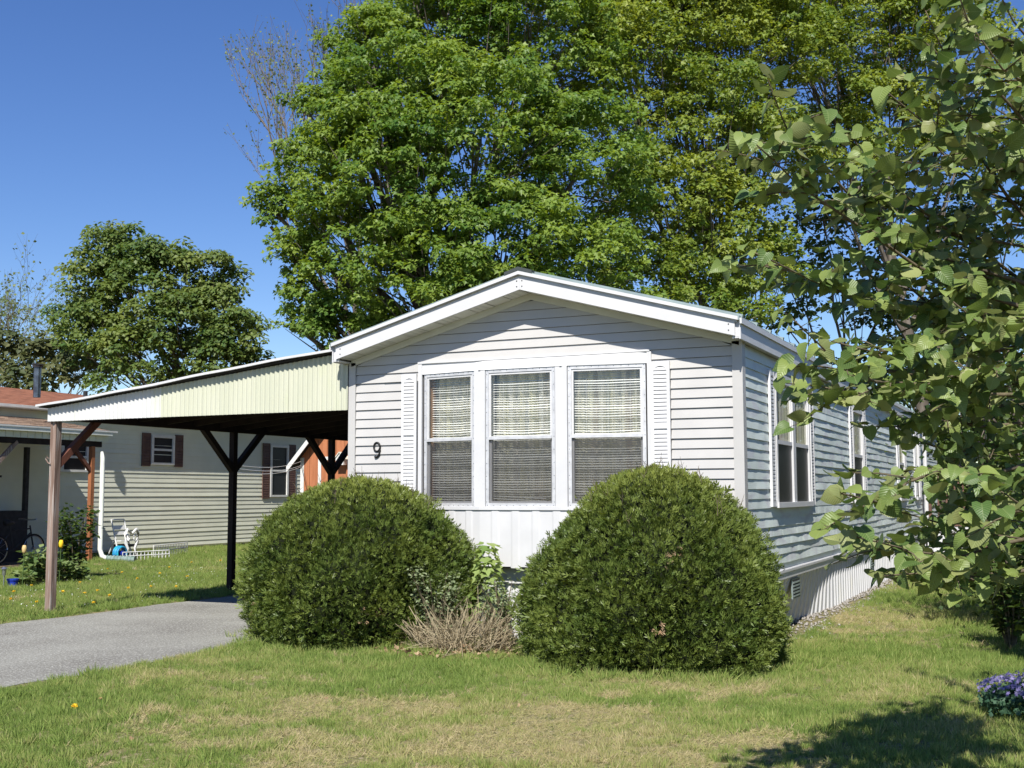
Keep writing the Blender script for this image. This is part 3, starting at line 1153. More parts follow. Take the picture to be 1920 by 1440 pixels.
q.poly([(.3, .11, .8), (.3, .9, .8), (.3, .9, 3), (.3, .11, 3)])
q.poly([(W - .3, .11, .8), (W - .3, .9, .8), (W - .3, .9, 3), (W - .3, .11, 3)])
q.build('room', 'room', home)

# side windows
for wi, (ya, yb, za, zb, nU) in enumerate(SIDE_WIN):
    q = MB()
    X0, X1 = W + .002, W + .045
    fw_ = .055
    q.box(X0, X1, ya, ya + fw_, za, zb)
    q.box(X0, X1, yb - fw_, yb, za, zb)
    q.box(X0, X1 + .004, ya + fw_, yb - fw_, zb - .10, zb)
    q.box(X0, X1 + .02, ya - .05, yb + .05, za - .045, za + .012)
    if nU == 2:
        q.box(X0, X1, (ya + yb) / 2 - .075, (ya + yb) / 2 + .075, za + .012, zb - .10)
    wobj = q.build('window', 'white', home)
    units = [(ya + fw_, yb - fw_)] if nU == 1 else [(ya + fw_, (ya + yb) / 2 - .075), ((ya + yb) / 2 + .075, yb - fw_)]
    zm = za + (zb - za) * .47
    for (u0, u1) in units:
        q = MB()
        q.box(W + .012, W + .034, u0, u1, zm - .02, zm + .025)
        q.box(W + .010, W + .030, u0, u0 + .03, zm + .025, zb - .1)
        q.box(W + .010, W + .030, u1 - .03, u1, zm + .025, zb - .1)
        q.build('sash', 'white', wobj)
        q = MB()
        q.poly([(W + .016, u0, zm), (W + .016, u1, zm), (W + .016, u1, zb - .09), (W + .016, u0, zb - .09)])
        q.build('pane', 'glass', wobj)
        q = MB()
        q.poly([(W + .020, u0, za + .01), (W + .020, u1, za + .01), (W + .020, u1, zm - .01), (W + .020, u0, zm - .01)])
        q.build('pane', 'dark_glass', wobj)
        q = MB()                                                # near-black sheet stands in for the unlit room, then the draped curtain
        n = 24
        for j in range(n):
            t0, t1 = j / n, (j + 1) / n
            f = lambda t: W + .0065 + .0045 * math.sin(t * 30)
            y0_, y1_ = u0 + (u1 - u0) * t0, u0 + (u1 - u0) * t1
            lift = lambda t: zm + .0 + (.0 if t > .35 else (.35 - t) * .9)
            if t0 < .28:
                q.poly([(W + .004, y0_, zm), (W + .004, y1_, zm), (W + .004, y1_, zb - .09), (W + .004, y0_, zb - .09)])
        q.build('window_dark', 'under', wobj)
        q = MB()
        for j in range(n):
            t0, t1 = j / n, (j + 1) / n
            if t0 < .28:
                continue
            f = lambda t: W + .0075 + .0045 * math.sin(t * 34)
            y0_, y1_ = u0 + (u1 - u0) * t0, u0 + (u1 - u0) * t1
            q.poly([(f(t0), y0_, zm), (f(t1), y1_, zm), (f(t1), y1_, zb - .09), (f(t0), y0_, zb - .09)])
        q.build('curtain', 'curtain', wobj, True)
    shutter(home, 'y', ya - .27, ya - .06, za - .03, zb, off=W + .018)
    shutter(home, 'y', yb + .06, yb + .27, za - .03, zb, off=W + .018)

# house number 9
q = MB()
pts = []
for i in range(25):
    a = math.pi * 2 * i / 24
    pts.append((.352 + .040 * math.cos(a), -.030, 2.078 + .050 * math.sin(a)))
q.tube(pts, .0105, 6)
tail = [(.392, -.030, 2.080), (.394, -.030, 2.040), (.386, -.030, 2.005), (.370, -.030, 1.978), (.350, -.030, 1.962), (.334, -.030, 1.962), (.328, -.030, 1.975)]
q.tube(tail, [.011, .011, .011, .0105, .011, .014, .012], 6)
num = q.build('house_number', 'black', home, True)
num['label'] = 'black metal numeral 9'

# ------------------------------------------------------------------ carport
CPX0, CPX1, CPY1 = -4.70, -.036, 7.3
ctop = lambda x: 2.685 + (x - CPX0) * .1065
carport = thing('carport', (-2.4, 0, 0), 'open carport with cream corrugated front panels and dark wood posts', 'carport')
x, i = CPX0, 0
while x < CPX1 - .05:                                             # corrugated gable panels
    x2 = min(CPX1, x + .635)
    prof, n = [], max(4, int((x2 - x + .03) / .0085))
    for j in range(n + 1):
        s = x + (x2 + (.03 if x2 < CPX1 else 0) - x) * j / n
        prof.append((s, -.0095 * math.cos((s - CPX0) * 2 * math.pi / .0675) - .003 * (i % 2)))
    q = MB()
    for j in range(n):
        (a, ea), (b, eb) = prof[j], prof[j + 1]
        q.poly([(a, -.035 + ea, 2.510), (b, -.035 + eb, 2.510), (b, -.035 + eb, ctop(b)), (a, -.035 + ea, ctop(a))])
    q.build('corrugated_panel', 'milky' if i in (0, 1, 2) else 'cream', carport, True)
    x, i = x2, i + 1
# roof sheet (corrugated), its bright front trim and the frame under it
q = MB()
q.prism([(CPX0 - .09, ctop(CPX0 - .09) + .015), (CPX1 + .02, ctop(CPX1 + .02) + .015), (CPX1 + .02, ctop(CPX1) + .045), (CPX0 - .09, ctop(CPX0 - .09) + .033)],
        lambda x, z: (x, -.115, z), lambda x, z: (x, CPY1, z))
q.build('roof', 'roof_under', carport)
q = MB()
nx = 24
for j in range(nx):                                               # trim follows the sagging sheet edge
    xa, xb = CPX0 - .12 + (CPX1 - CPX0 + .1) * j / nx, CPX0 - .12 + (CPX1 - CPX0 + .1) * (j + 1) / nx
    f = lambda x: ctop(x) + .024 - .02 * math.sin((x - CPX0) / (CPX1 - CPX0) * math.pi * 2) * .5 + .004 * math.sin(x * 5)
    q.hexa([(xa, -.145, f(xa)), (xb, -.145, f(xb)), (xb, -.10, f(xb)), (xa, -.10, f(xa))],
           [(xa, -.145, f(xa) + .028), (xb, -.145, f(xb) + .028), (xb, -.10, f(xb) + .028), (xa, -.10, f(xa) + .028)])
q.build('edge_trim', 'white', carport)
BX = -4.645
box('beam', 'wood_dark', carport, BX - .045, BX + .045, .0, CPY1, 2.535, 2.675)
box('beam', 'wood_dark', carport, CPX0 + .1, CPX1, .005, .05, 2.53, 2.66)
box('ledger', 'wood_dark', carport, CPX1 - .06, CPX1 - .01, .05, CPY1, 2.56, 3.10)
for j in range(12):
    yj = .35 + j * .6
    q = MB()
    q.bar((BX - .02, yj, ctop(BX) - .055), (CPX1 - .07, yj, ctop(CPX1 - .07) - .055), .04, .12)
    q.build('rafter', 'wood_dark', carport)
q = MB()
q.poly([(BX, CPY1 - .01, 2.54), (CPX1, CPY1 - .01, 2.54), (CPX1, CPY1 - .01, 3.1), (BX, CPY1 - .01, 2.70)])
q.build('back_board', 'wood_dark', carport)
for (py_, m_) in ((.055, 'wood_old'), (3.74, 'wood_dark'), (6.55, 'wood_dark')):
    q = MB()
    jit = lambda: random.gauss(0, .004)
    zs = np.linspace(-.03, 2.535, 9)
    for a in range(8):
        r = lambda z: [(BX - .048 + jit() * .4, py_ - .048 + jit() * .4, z), (BX + .048, py_ - .048, z), (BX + .048, py_ + .048, z), (BX - .048, py_ + .048, z)]
        if a == 0:
            lo = r(zs[0])
        hi = r(zs[a + 1])
        q.hexa(lo, hi)
        lo = hi
    q.build('post', m_, carport)
    for sgn in ((1,) if py_ < 1 else (-1, 1)):
        q = MB()
        q.bar((BX, py_ + sgn * .02, 1.93), (BX, py_ + sgn * .78, 2.60), .085, .09)
        q.build('brace', 'wood_red' if py_ < 1 else 'wood_dark', carport)
q = MB()
q.tube([(BX - .06, .0, 2.02), (BX - .075, -.02, 2.05), (BX - .09, -.02, 2.02), (BX - .06, -.01, 1.97), (BX - .02, -.01, 1.95)], .008, 6)
q.build('rope_hook', 'wood_old', carport)

# ------------------------------------------------------------------ the neighbour's house on the left
NX = -15.3
nb = thing('neighbour_house', (NX - 2, 14, 0), 'pale green sided house with brown shutters and red roof behind the carport', 'house')
nw = box('wall', 'nb_vinyl', nb, NX - 4.2, NX - .02, -2.0, 21.35, .05, 3.60)
k = 0
while .10 + k * .127 < 3.5:
    z = .10 + k * .127
    q = MB()
    n = 60
    ys = np.linspace(-2, 21.35, n)
    r = np.random.default_rng(500 + k)
    w = np.cumsum(r.normal(0, .0012, n))
    w -= np.linspace(w[0], w[-1], n)
    lap = np.clip(.0155 + .6 * w, .009, .023)
    for j in range(n):
        q.v += [(NX + .002 + lap[j], ys[j], z), (NX + .002, ys[j], z + .130), (NX - .02, ys[j], z + .130), (NX - .02, ys[j], z)]
    for j in range(n - 1):
        a, b = 4 * j, 4 * j + 4
        q.f += [(a, b, b + 1, a + 1), (a + 1, b + 1, b + 2, a + 2), (a + 3, b + 3, b, a)]
    q.build('siding_plank', 'nb_vinyl', nw)
    k += 1
box('corner_trim', 'plastic_white', nb, NX - .06, NX + .022, 21.30, 21.42, .05, 3.55)
for (ya, yb, za, zb, sh_w) in ((13.62, 14.55, 2.37, 3.20, .33), (19.02, 19.98, 1.46, 3.12, .36), (10.40, 11.32, 2.12, 2.88, .0)):
    q = MB()
    X0, X1 = NX + .012, NX + .06
    t = .085
    q.box(X0, X1, ya, ya + t, za, zb)
    q.box(X0, X1, yb - t, yb, za, zb)
    q.box(X0, X1, ya + t, yb - t, zb - t, zb)
    q.box(X0, X1, ya + t, yb - t, za, za + t * .7)
    q.box(X0, X1 - .01, ya + t, yb - t, (za + zb) / 2 - .03, (za + zb) / 2 + .03)
    w_ = q.build('window', 'plastic_white', nb)
    q = MB()
    q.poly([(NX + .02, ya + t, za + t * .7), (NX + .02, yb - t, za + t * .7), (NX + .02, yb - t, zb - t), (NX + .02, ya + t, zb - t)])
    q.build('pane', 'dark_glass', w_)
    if sh_w:
        shutter(nb, 'y', ya - sh_w - .03, ya - .03, za - .05, zb + .03, 'nb_shutter', .075, NX + .02)
        shutter(nb, 'y', yb + .03, yb + sh_w + .03, za - .05, zb + .03, 'nb_shutter', .075, NX + .02)
# red roof: two slopes of shingle courses
rz0, rz1, rx0, rx1 = 3.66, 4.32, NX + .32, NX - 2.1
for s in (0, 1):
    for j in range(14):
        t0, t1 = j / 14, (j + 1) / 14 + .01
        xa, xb = rx0 + (rx1 - rx0) * t0, rx0 + (rx1 - rx0) * t1
        if s:
            xa, xb = 2 * rx1 - xa, 2 * rx1 - xb
        za, zb = rz0 + (rz1 - rz0) * t0, rz0 + (rz1 - rz0) * t1
        q = MB()
        q.hexa([(xa, -2.3, za), (xa, 21.7, za), (xb, 21.7, zb), (xb, -2.3, zb)],
               [(xa, -2.3, za + .022), (xa, 21.7, za + .022), (xb, 21.7, zb + .008), (xb, -2.3, zb + .008)])
        if j == 0 and s == 0:
            rroof = q.build('roof', 'red_roof', nb)
        else:
            q.build('shingle_course', 'red_roof', rroof)
box('eave_board', 'gutter', nb, NX + .005, NX + .33, -2.2, 21.6, 3.60, 3.655)
box('eave_trim', 'plastic_white', nb, NX + .33, NX + .345, -2.3, 21.7, 3.62, 3.685)
p = at(70, 715, 27.2)
q = MB()
q.tube([(p[0], p[1], 3.8), (p[0], p[1], p[2] + .32)], .085, 12)
pipe = q.build('stove_pipe', 'pipe', rroof)
q = MB()
q.tube([(p[0], p[1], p[2] + .33), (p[0], p[1], p[2] + .36)], .12, 12)
q.tube([(p[0], p[1], p[2] + .38), (p[0], p[1], p[2] + .40)], .14, 12)
q.build('pipe_cap', 'dark', pipe)
p = at(160, 742, 29.5)
q = MB()
q.tube([(p[0], p[1], p[2] - .3), (p[0], p[1], p[2] + .12)], .055, 10)
q.build('vent_pipe', 'dark', rroof)

# neighbour's lean-to
LX, LY1 = -13.0, 9.62
lean = thing('lean_to', (LX - 1, 6, 0), 'shingle roofed lean-to porch with gutter on brown posts at the left edge', 'porch')
prev = None
for j in range(9):
    t0, t1 = j / 9, (j + 1) / 9 + .01
    xa, xb = LX + .05 + (NX - LX - .05) * t0, LX + .05 + (NX - LX - .05) * t1
    za, zb = 3.045 + .36 * t0, 3.045 + .36 * t1
    q = MB()
    yy = -2.0
    r = np.random.default_rng(60 + j)
    q.hexa([(xa, -2, za), (xa, LY1, za), (xb, LY1, zb), (xb, -2, zb)], [(xa, -2, za + .012), (xa, LY1, za + .012), (xb, LY1, zb + .006), (xb, -2, zb + .006)])
    yy = -2 + r.random() * .2
    while yy < LY1 - .1:                                          # single tabs, uneven
        y2 = min(LY1, yy + r.uniform(.22, .42))
        e = .016 + .012 * r.random()
        q.hexa([(xa + .004, yy, za + .002), (xa + .004, y2 - .012, za + .002), (xb, y2 - .012, zb), (xb, yy, zb)],
               [(xa + .004, yy, za + e), (xa + .004, y2 - .012, za + e), (xb, y2 - .012, zb + .009), (xb, yy, zb + .009)])
        yy = y2
    if prev is None:
        prev = q.build('roof', 'tan_roof', lean)
    else:
        q.build('shingle_course', 'tan_roof', prev)
box('gutter', 'gutter', lean, LX - .03, LX + .07, -2, LY1 + .1, 2.93, 3.035)
box('gutter_lip', 'plastic_white', lean, LX + .07, LX + .082, -2, LY1 + .25, 3.01, 3.045)
yy = -1.9
while yy < LY1:                                                   # valance boards
    box('valance_board', 'nb_vinyl', lean, LX - .06, LX - .035, yy, yy + .185, 2.79, 2.94)
    yy += .20
box('beam', 'wood_dark', lean, LX - .14, LX - .065, -2, LY1 - .1, 2.66, 2.80)
for (px_, py_, m_) in ((LX - .1, 9.25, 'wood_orange'), (LX - .1, 6.35, 'wood_old'), (NX + .5, 8.9, 'dark'), (NX + .5, 6.6, 'dark')):
    box('post', m_, lean, px_ - .05, px_ + .05, py_ - .05, py_ + .05, -.02, 2.67)
q = MB()
q.bar((LX - .1, 9.22, 2.10), (LX - .1, 8.6, 2.70), .08, .08)
q.build('brace', 'wood_red', lean)
q = MB()
q.bar((LX - .1, 6.38, 2.05), (LX - .1, 7.05, 2.70), .08, .08)
q.build('brace', 'wood_old', lean)
box('rail', 'dark', lean, NX + .45, NX + .5, 4, 8.2, 1.95, 2.0)
ds = MB()                                                         # downspout
ds.tube([(LX + .0, 9.46, 2.55), (LX + .03, 9.46, 2.40), (LX + .03, 9.46, .28), (LX + .10, 9.46, .12), (LX + .28, 9.46, .06)], [.03, .055, .058, .058, .055], 8)
ds.build('downspout', 'gutter', lean, True)
ds = MB()
ds.tube([(LX + .26, 9.46, .07), (LX + .9, 9.66, .05)], .07, 10)
for j in range(9):
    t = j / 8
    ds.tube([(LX + .26 + .62 * t, 9.46 + .2 * t, .07 - .02 * t), (LX + .29 + .62 * t, 9.47 + .2 * t, .07 - .02 * t)], .082, 10)
ds.build('drain_hose', 'flex_pipe', lean)
box('back_bench', 'dark', lean, NX + .1, NX + .6, 3.0, 8.9, .0, 1.18)


# things in and beside the lean-to
def wheel(q_t, q_r, c, r, ax):
    ax = Vector(ax).normalized()
    u = ax.cross(Vector((0, 0, 1))).normalized()
    v = Vector((0, 0, 1))
    ring = lambda rr: [Vector(c) + u * rr * math.cos(2 * math.pi * i / 28) + v * rr * math.sin(2 * math.pi * i / 28) for i in range(29)]
    q_t.tube(ring(r), .022, 6)
    q_r.tube(ring(r - .028), .012, 5)
    for i in range(12):
        a = 2 * math.pi * i / 12
        q_r.tube([Vector(c), Vector(c) + (u * math.cos(a) + v * math.sin(a)) * (r - .03)], .0025, 4)
    q_r.tube([Vector(c) - ax * .04, Vector(c) + ax * .04], .025, 8)


bc = np.array([-14.0, 8.45, 0])
bike = thing('bicycle', tuple(bc), 'dark bicycle parked under the lean-to, its bright rim showing', 'bicycle')
for dy in (0, -1.02):
    qt, qr = MB(), MB()
    wheel(qt, qr, (bc[0], bc[1] + dy, .33), .31, (1, 0, 0))
    w_ = qt.build('wheel', 'rubber', bike)
    qr.build('rim', 'chrome', w_)
q = MB()
b0 = lambda y, z: (bc[0], bc[1] + y, z)
for a, b in ((b0(0, .33), b0(-.12, .85)), (b0(-.12, .78), b0(-.62, .74)), (b0(-.10, .68), b0(-.58, .30)), (b0(-.58, .30), b0(-.68, .86)), (b0(-.64, .74), b0(-1.02, .33)), (b0(-.58, .30), b0(-1.02, .33))):
    q.tube([a, b], .018, 6)
q.build('frame', 'dark', bike)
q = MB()
q.tube([(bc[0] - .28, bc[1] - .20, 1.0), (bc[0] - .1, bc[1] - .12, .98), (bc[0] + .1, bc[1] - .12, .98), (bc[0] + .28, bc[1] - .20, 1.0)], .015, 6)
q.build('handlebar', 'chrome', bike)
q = MB()
q.tube([(bc[0], bc[1] - .56, .92), (bc[0], bc[1] - .70, .93), (bc[0], bc[1] - .82, .93)], [.025, .06, .075], 8)
q.build('saddle', 'dark', bike, True)

# white folding chair leaning by the downspout
cc = np.array([-13.05, 9.98, 0.0])
ch = thing('folding_chair', tuple(cc), 'white folding garden chair leaning beside the downspout', 'chair')
q = MB()
for s in (0, 1):
    yy = cc[1] + .05 + s * .42
    q.tube([(cc[0] + .15, yy, 0), (cc[0] - .15, yy, .95)], .018, 6)
    q.tube([(cc[0] - .28, yy, 0), (cc[0] + .02, yy, .52)], .018, 6)
q.tube([(cc[0] - .15, cc[1] + .05, .95), (cc[0] - .15, cc[1] + .47, .95)], .018, 6)
q.build('frame', 'plastic_white', ch)
for t, w_ in ((.80, .10), (.66, .08)):
    q = MB()
    q.bar((cc[0] + .15 - .30 * t, cc[1] + .05, .95 * t), (cc[0] + .15 - .30 * t, cc[1] + .47, .95 * t), .012, w_, up=(-.3, 0, .95))
    q.build('back_slat', 'plastic_white', ch)
q = MB()
q.box(cc[0] - .12, cc[0] + .16, cc[1] + .07, cc[1] + .45, .44, .46)
q.build('seat', 'plastic_white', ch)
# second, ornate seat back with pierced scrolls
cc = np.array([-12.85, 10.35, 0.0])
ch = thing('scroll_back_chair', tuple(cc), 'white scroll-backed chair behind the wire edging', 'chair')
q = MB()
for s in (-1, 1):
    q.tube([(cc[0], cc[1] + s * .02, .62), (cc[0], cc[1] + s * .15, .72), (cc[0], cc[1] + s * .22, .62), (cc[0], cc[1] + s * .20, .42), (cc[0], cc[1] + s * .12, .26), (cc[0] + .02, cc[1] + s * .16, .02)], [.03, .035, .035, .04, .03, .025], 7)
    ring = [(cc[0], cc[1] + s * .13 + .06 * math.cos(i * .524), .52 + .08 * math.sin(i * .524)) for i in range(13)]
    q.tube(ring, .018, 6)
q.build('back', 'plastic_white', ch, True)
box('seat', 'dark', ch, cc[0] - .42, cc[0] - .03, cc[1] - .2, cc[1] + .2, .30, .36)
for s in (-1, 1):
    q = MB()
    q.tube([(cc[0] - .36, cc[1] + s * .17, .31), (cc[0] - .40, cc[1] + s * .19, 0)], .02, 6)
    q.build('leg', 'dark', ch)
cc = np.array([-12.75, 9.88, .17])
hr = thing('hose_reel', (cc[0], cc[1], 0), 'round blue hose reel on the grass by the downspout', 'hose reel')
q = MB()
for j in range(4):
    ring = [(cc[0] - .06 + .04 * j, cc[1] + (.16 - .01 * (j % 2)) * math.cos(i * .3142), cc[2] + (.16 - .01 * (j % 2)) * math.sin(i * .3142)) for i in range(21)]
    q.tube(ring, .024, 6)
q.build('hose', 'blue', hr, True)
q = MB()
q.tube([(cc[0] - .10, cc[1], cc[2]), (cc[0] + .10, cc[1], cc[2])], .06, 12)
q.box(cc[0] - .1, cc[0] + .1, cc[1] - .12, cc[1] + .12, 0, .03)
q.build('drum', 'royal', hr)


def edging(a, b, h, name, label):
    a, b = Vector(a), Vector(b)
    t = thing(name, tuple(a), label, 'edging')
    q = MB()
    n = int((b - a).length / .10)
    for z in (h, h * .55 if n > 12 else h * .97):
        q.tube([a + Vector((0, 0, z)), b + Vector((0, 0, z))], .012, 5)
    q.build('rail', 'wire', t)
    for i in range(n + 1):
        p_ = a.lerp(b, i / n)
        q = MB()
        q.tube([p_, p_ + Vector((0, 0, h))], .009, 5)
        q.build('picket', 'wire', t)


edging((-12.55, 9.75, 0), (-12.30, 11.05, 0), .20, 'wire_edging', 'low white wire edging in front of the chairs')
edging((-12.75, 11.0, 0), (-13.4, 13.0, 0), .30, 'wire_edging', 'white wire edging with taller pickets running towards the siding')

# flower bed in front of the lean-to: leafy plants, tulips, pot, dark shrub
STEM_V = [(-.10, 0, 0), (.10, 0, 0), (.13, .5, .08), (-.13, .5, .08), (0, 1, .30), (0, 1, .30)]
STEM_F = [(0, 1, 2, 3), (3, 2, 5, 4)]


def leafy_plant(name, label, cat, base, h, r, n, m_, size, stems=6, up=.4, group=None, stem_m='twig'):
    t = thing(name, tuple(base), label, cat, group)
    base = np.asarray(base, float)
    q = MB()
    tips = []
    for s in range(stems):
        a = random.random() * 6.28
        tip = base + np.array([math.cos(a) * r * random.uniform(.2, .9), math.sin(a) * r * random.uniform(.2, .9), h * random.uniform(.6, 1)])
        mid = base * .5 + tip * .5 + np.array([0, 0, h * .12])
        q.tube([base + np.array([math.cos(a) * .03, math.sin(a) * .03, -.01]), mid, tip], [.012, .008, .003], 5)
        tips.append((base, mid, tip))
    q.build('stem', stem_m, t)
    P, N_, A = [], [], []
    for j in range(n):
        b_, m2, tp = tips[j % stems]
        u = random.uniform(.15, 1.03)
        c = (1 - u) ** 2 * b_ + 2 * u * (1 - u) * m2 + u * u * tp
        d = rand_dir(1)[0]
        d[2] = d[2] * .4 + up
        P.append(c + d * r * .16)
        A.append(d)
        N_.append(np.array([random.gauss(0, .5), random.gauss(0, .5), 1]) + d * .2)
    leaf_mesh('foliage', m_, t, P, N_, A, size * rng.uniform(.6, 1.25, n), KITE_V, KITE_F)
    return t


leafy_plant('bed_plant', 'bushy light green plant at the foot of the weathered carport post', 'plant', at(75, 1062, 20.3) * [1, 1, 0], .62, .42, 420, 'tulip_leaf', .11, 12)
leafy_plant('bed_plant', 'low leafy plant just right of the weathered carport post', 'plant', at(125, 1060, 20.6) * [1, 1, 0], .45, .40, 320, 'tulip_leaf', .11, 10)
leafy_plant('bed_plant', 'small strappy plant left of the brown lean-to post', 'plant', at(150, 1054, 20.8) * [1, 1, 0], .28, .25, 130, 'tulip_leaf', .13, 8, .9)
leafy_plant('bed_plant', 'low pale plant beside the blue pot', 'plant', at(42, 1066, 19.8) * [1, 1, 0], .22, .25, 120, 'tulip_leaf', .11, 7, .8)
leafy_plant('dark_shrub', 'dark open shrub in front of the pale siding, behind the weathered post', 'shrub', at(140, 1045, 21.6) * [1, 1, 0], 1.35, .60, 900, 'wood_leaf', .10, 14)
for (px_, py_, dp, m_, lb) in ((113, 1020, 20.3, 'yellow', 'single yellow tulip in the bed by the weathered post'), (44, 1030, 19.6, 'pale_head', 'pale pink tulip in front of the bicycle wheel')):
    p = at(px_, py_, dp)
    t = thing('tulip', (p[0], p[1], 0), lb, 'flower')
    q = MB()
    q.tube([(p[0], p[1], 0), (p[0] + .02, p[1], p[2] - .07)], .007, 5)
    q.build('stem', 'tulip_leaf', t)
    q = MB()
    q.tube([(p[0] + .02, p[1], p[2] - .07), (p[0] + .02, p[1], p[2] - .04), (p[0] + .02, p[1], p[2] + .02), (p[0] + .02, p[1], p[2] + .07)], [.014, .036, .040, .025], 10)
    q.build('petals', m_, t, True)
p = at(25, 1064, 19.6)
pot = thing('flower_pot', (p[0], p[1], 0), 'small royal blue pot at the edge of the flower bed', 'pot')
q = MB()
q.tube([(p[0], p[1], 0), (p[0], p[1], .13)], [.07, .09], 14)
pb = q.build('body', 'royal', pot)
q = MB()
q.tube([(p[0], p[1], .125), (p[0], p[1], .15)], .10, 14)
q.build('rim', 'royal', pot)
p = at(8, 1066, 19.4)
lt = thing('path_light', (p[0], p[1], 0), 'small silver solar path light at the left edge', 'lamp')
q = MB()
q.tube([(p[0], p[1], 0), (p[0], p[1], .25)], .012, 6)
q.build('stake', 'chrome', lt)
q = MB()
q.tube([(p[0], p[1], .22), (p[0], p[1], .32), (p[0], p[1], .325), (p[0], p[1], .36)], [.03, .035, .06, .02], 10)
q.build('head', 'chrome', lt)
q = MB()
q.poly([(-12.6, -2, .006), (-12.75, 3, .006), (-12.6, 6.5, .006), (-12.8, 9.3, .006), (-13.6, 9.7, .006), (-15.25, 9.7, .006), (-15.25, -2, .006)][::-1])
tag(q.build('flower_bed', 'soil'), kind='structure')

# shed and what hangs on it
SY, SX = 17.0, -12.66
shed = thing('shed', (SX + 2, SY + 1.5, 0), 'orange-red board shed with white trim and white rake board, behind the carport', 'shed')
sh_w = lambda x: 2.62 + (min(x - SX, SX + 4.2 - x)) * 1.1
q = MB()
q.prism([(SX, 0), (SX + 4.2, 0), (SX + 4.2, 2.62), (SX + 2.1, sh_w(SX + 2.1)), (SX, 2.62)], lambda x, z: (x, SY + .03, z), lambda x, z: (x, SY + 3, z))
swl = q.build('wall', 'shed', shed)
for i in range(14):
    xa, xb = SX + i * .30, SX + i * .30 + .285
    q = MB()
    q.prism([(xa, 0), (xb, 0), (xb, sh_w(xb)), (xa, sh_w(xa))], lambda x, z: (x, SY, z), lambda x, z: (x, SY + .029, z))
    q.build('board', 'shed', swl)
for s in (0, 1):
    X_ = (lambda x: SX + x) if s == 0 else (lambda x: SX + 4.2 - x)
    q = MB()
    q.hexa([(X_(-.30), SY - .28, 2.62 - .30 * 1.1), (X_(2.1), SY - .28, 2.62 + 2.1 * 1.1), (X_(2.1), SY + 3.2, 2.62 + 2.1 * 1.1), (X_(-.30), SY + 3.2, 2.62 - .30 * 1.1)],
           [(X_(-.30), SY - .28, 2.68 - .30 * 1.1), (X_(2.1), SY - .28, 2.68 + 2.1 * 1.1), (X_(2.1), SY + 3.2, 2.68 + 2.1 * 1.1), (X_(-.30), SY + 3.2, 2.68 - .30 * 1.1)])
    rr_ = q.build('roof', 'dark', shed)
    q = MB()
    q.hexa([(X_(-.32), SY - .30, 2.52 - .32 * 1.1), (X_(2.1), SY - .30, 2.52 + 2.1 * 1.1), (X_(2.1), SY - .281, 2.52 + 2.1 * 1.1), (X_(-.32), SY - .281, 2.52 - .32 * 1.1)],
           [(X_(-.32), SY - .30, 2.70 - .32 * 1.1), (X_(2.1), SY - .30, 2.70 + 2.1 * 1.1), (X_(2.1), SY - .281, 2.70 + 2.1 * 1.1), (X_(-.32), SY - .281, 2.70 - .32 * 1.1)])
    q.build('rake_board', 'plastic_white', shed)
box('corner_trim', 'plastic_white', shed, SX - .02, SX + .10, SY - .02, SY - .001, 0, 2.6)
dx0 = SX + .60
q = MB()
q.box(dx0, dx0 + .10, SY - .025, SY - .001, 0, 2.52)
q.box(dx0 + 1.5, dx0 + 1.63, SY - .025, SY - .001, 0, 2.52)
q.box(dx0, dx0 + 1.63, SY - .026, SY - .001, 2.52, 2.62)
q.build('door_trim', 'plastic_white', shed)
dr_ = box('door', 'shed', shed, dx0 + .14, dx0 + 1.49, SY - .014, SY - .001, 0, 2.515)
box('handle', 'black', dr_, dx0 + 1.32, dx0 + 1.36, SY - .04, SY - .014, 1.1, 1.3)
p = at(582, 858, 32.0)
bh = thing('birdhouse', (p[0], SY - .12, p[2] - .15), 'white birdhouse with pink roof hanging on the orange shed wall', 'birdhouse')
bx_, bz_ = p[0], p[2] - .17
q = MB()
q.prism([(bx_ - .13, bz_), (bx_ + .13, bz_), (bx_ + .13, bz_ + .20), (bx_, bz_ + .34), (bx_ - .13, bz_ + .20)], lambda x, z: (x, SY - .24, z), lambda x, z: (x, SY - .03, z))
bb_ = q.build('box', 'plastic_white', bh)
for s in (-1, 1):
    q = MB()
    q.bar((bx_ + s * .19, SY - .14, bz_ + .155), (bx_, SY - .14, bz_ + .365), .26, .025, up=(s, 0, 1))
    q.build('roof', 'soffit', bh)
q = MB()
q.tube([(bx_, SY - .245, bz_ + .17), (bx_, SY - .235, bz_ + .17)], .035, 12)
q.build('hole', 'black', bh)
p = at(641, 832, 31.6)
wr = thing('wreath', (p[0], SY - .05, p[2]), 'dark dry wreath on the orange shed gable', 'wreath')
q = MB()
q.tube([(p[0] + .19 * math.cos(i * .3142), SY - .07, p[2] + .22 * math.sin(i * .3142)) for i in range(21)], .055, 6)
q.build('ring', 'wreath', wr)
rn = rand_dir(160)
aa = rng.random(160) * 6.28
leaf_mesh('sprigs', 'dull_leaf', wr, np.stack([p[0] + .19 * np.cos(aa), np.full(160, SY - .09), p[2] + .22 * np.sin(aa)], 1) + rn * .05, rn, rand_dir(160), rng.uniform(.06, .12, 160), KITE_V, KITE_F)
p = at(634, 858, 31.6)
fl = thing('wind_chime', (p[0], SY - .06, p[2] - .3), 'white topped dark chime hanging below the wreath', 'wind chime')
q = MB()
q.tube([(p[0], SY - .08, p[2] - .02), (p[0], SY - .08, p[2] + .16)], [.09, .03], 10)
q.build('top', 'plastic_white', fl)
for j in range(3):
    q = MB()
    q.tube([(p[0] - .05 + .05 * j, SY - .08, p[2] - .45 + .05 * j), (p[0] - .05 + .05 * j, SY - .08, p[2] - .02)], .018, 6)
    q.build('tube', 'dark', fl)
cl = MB()
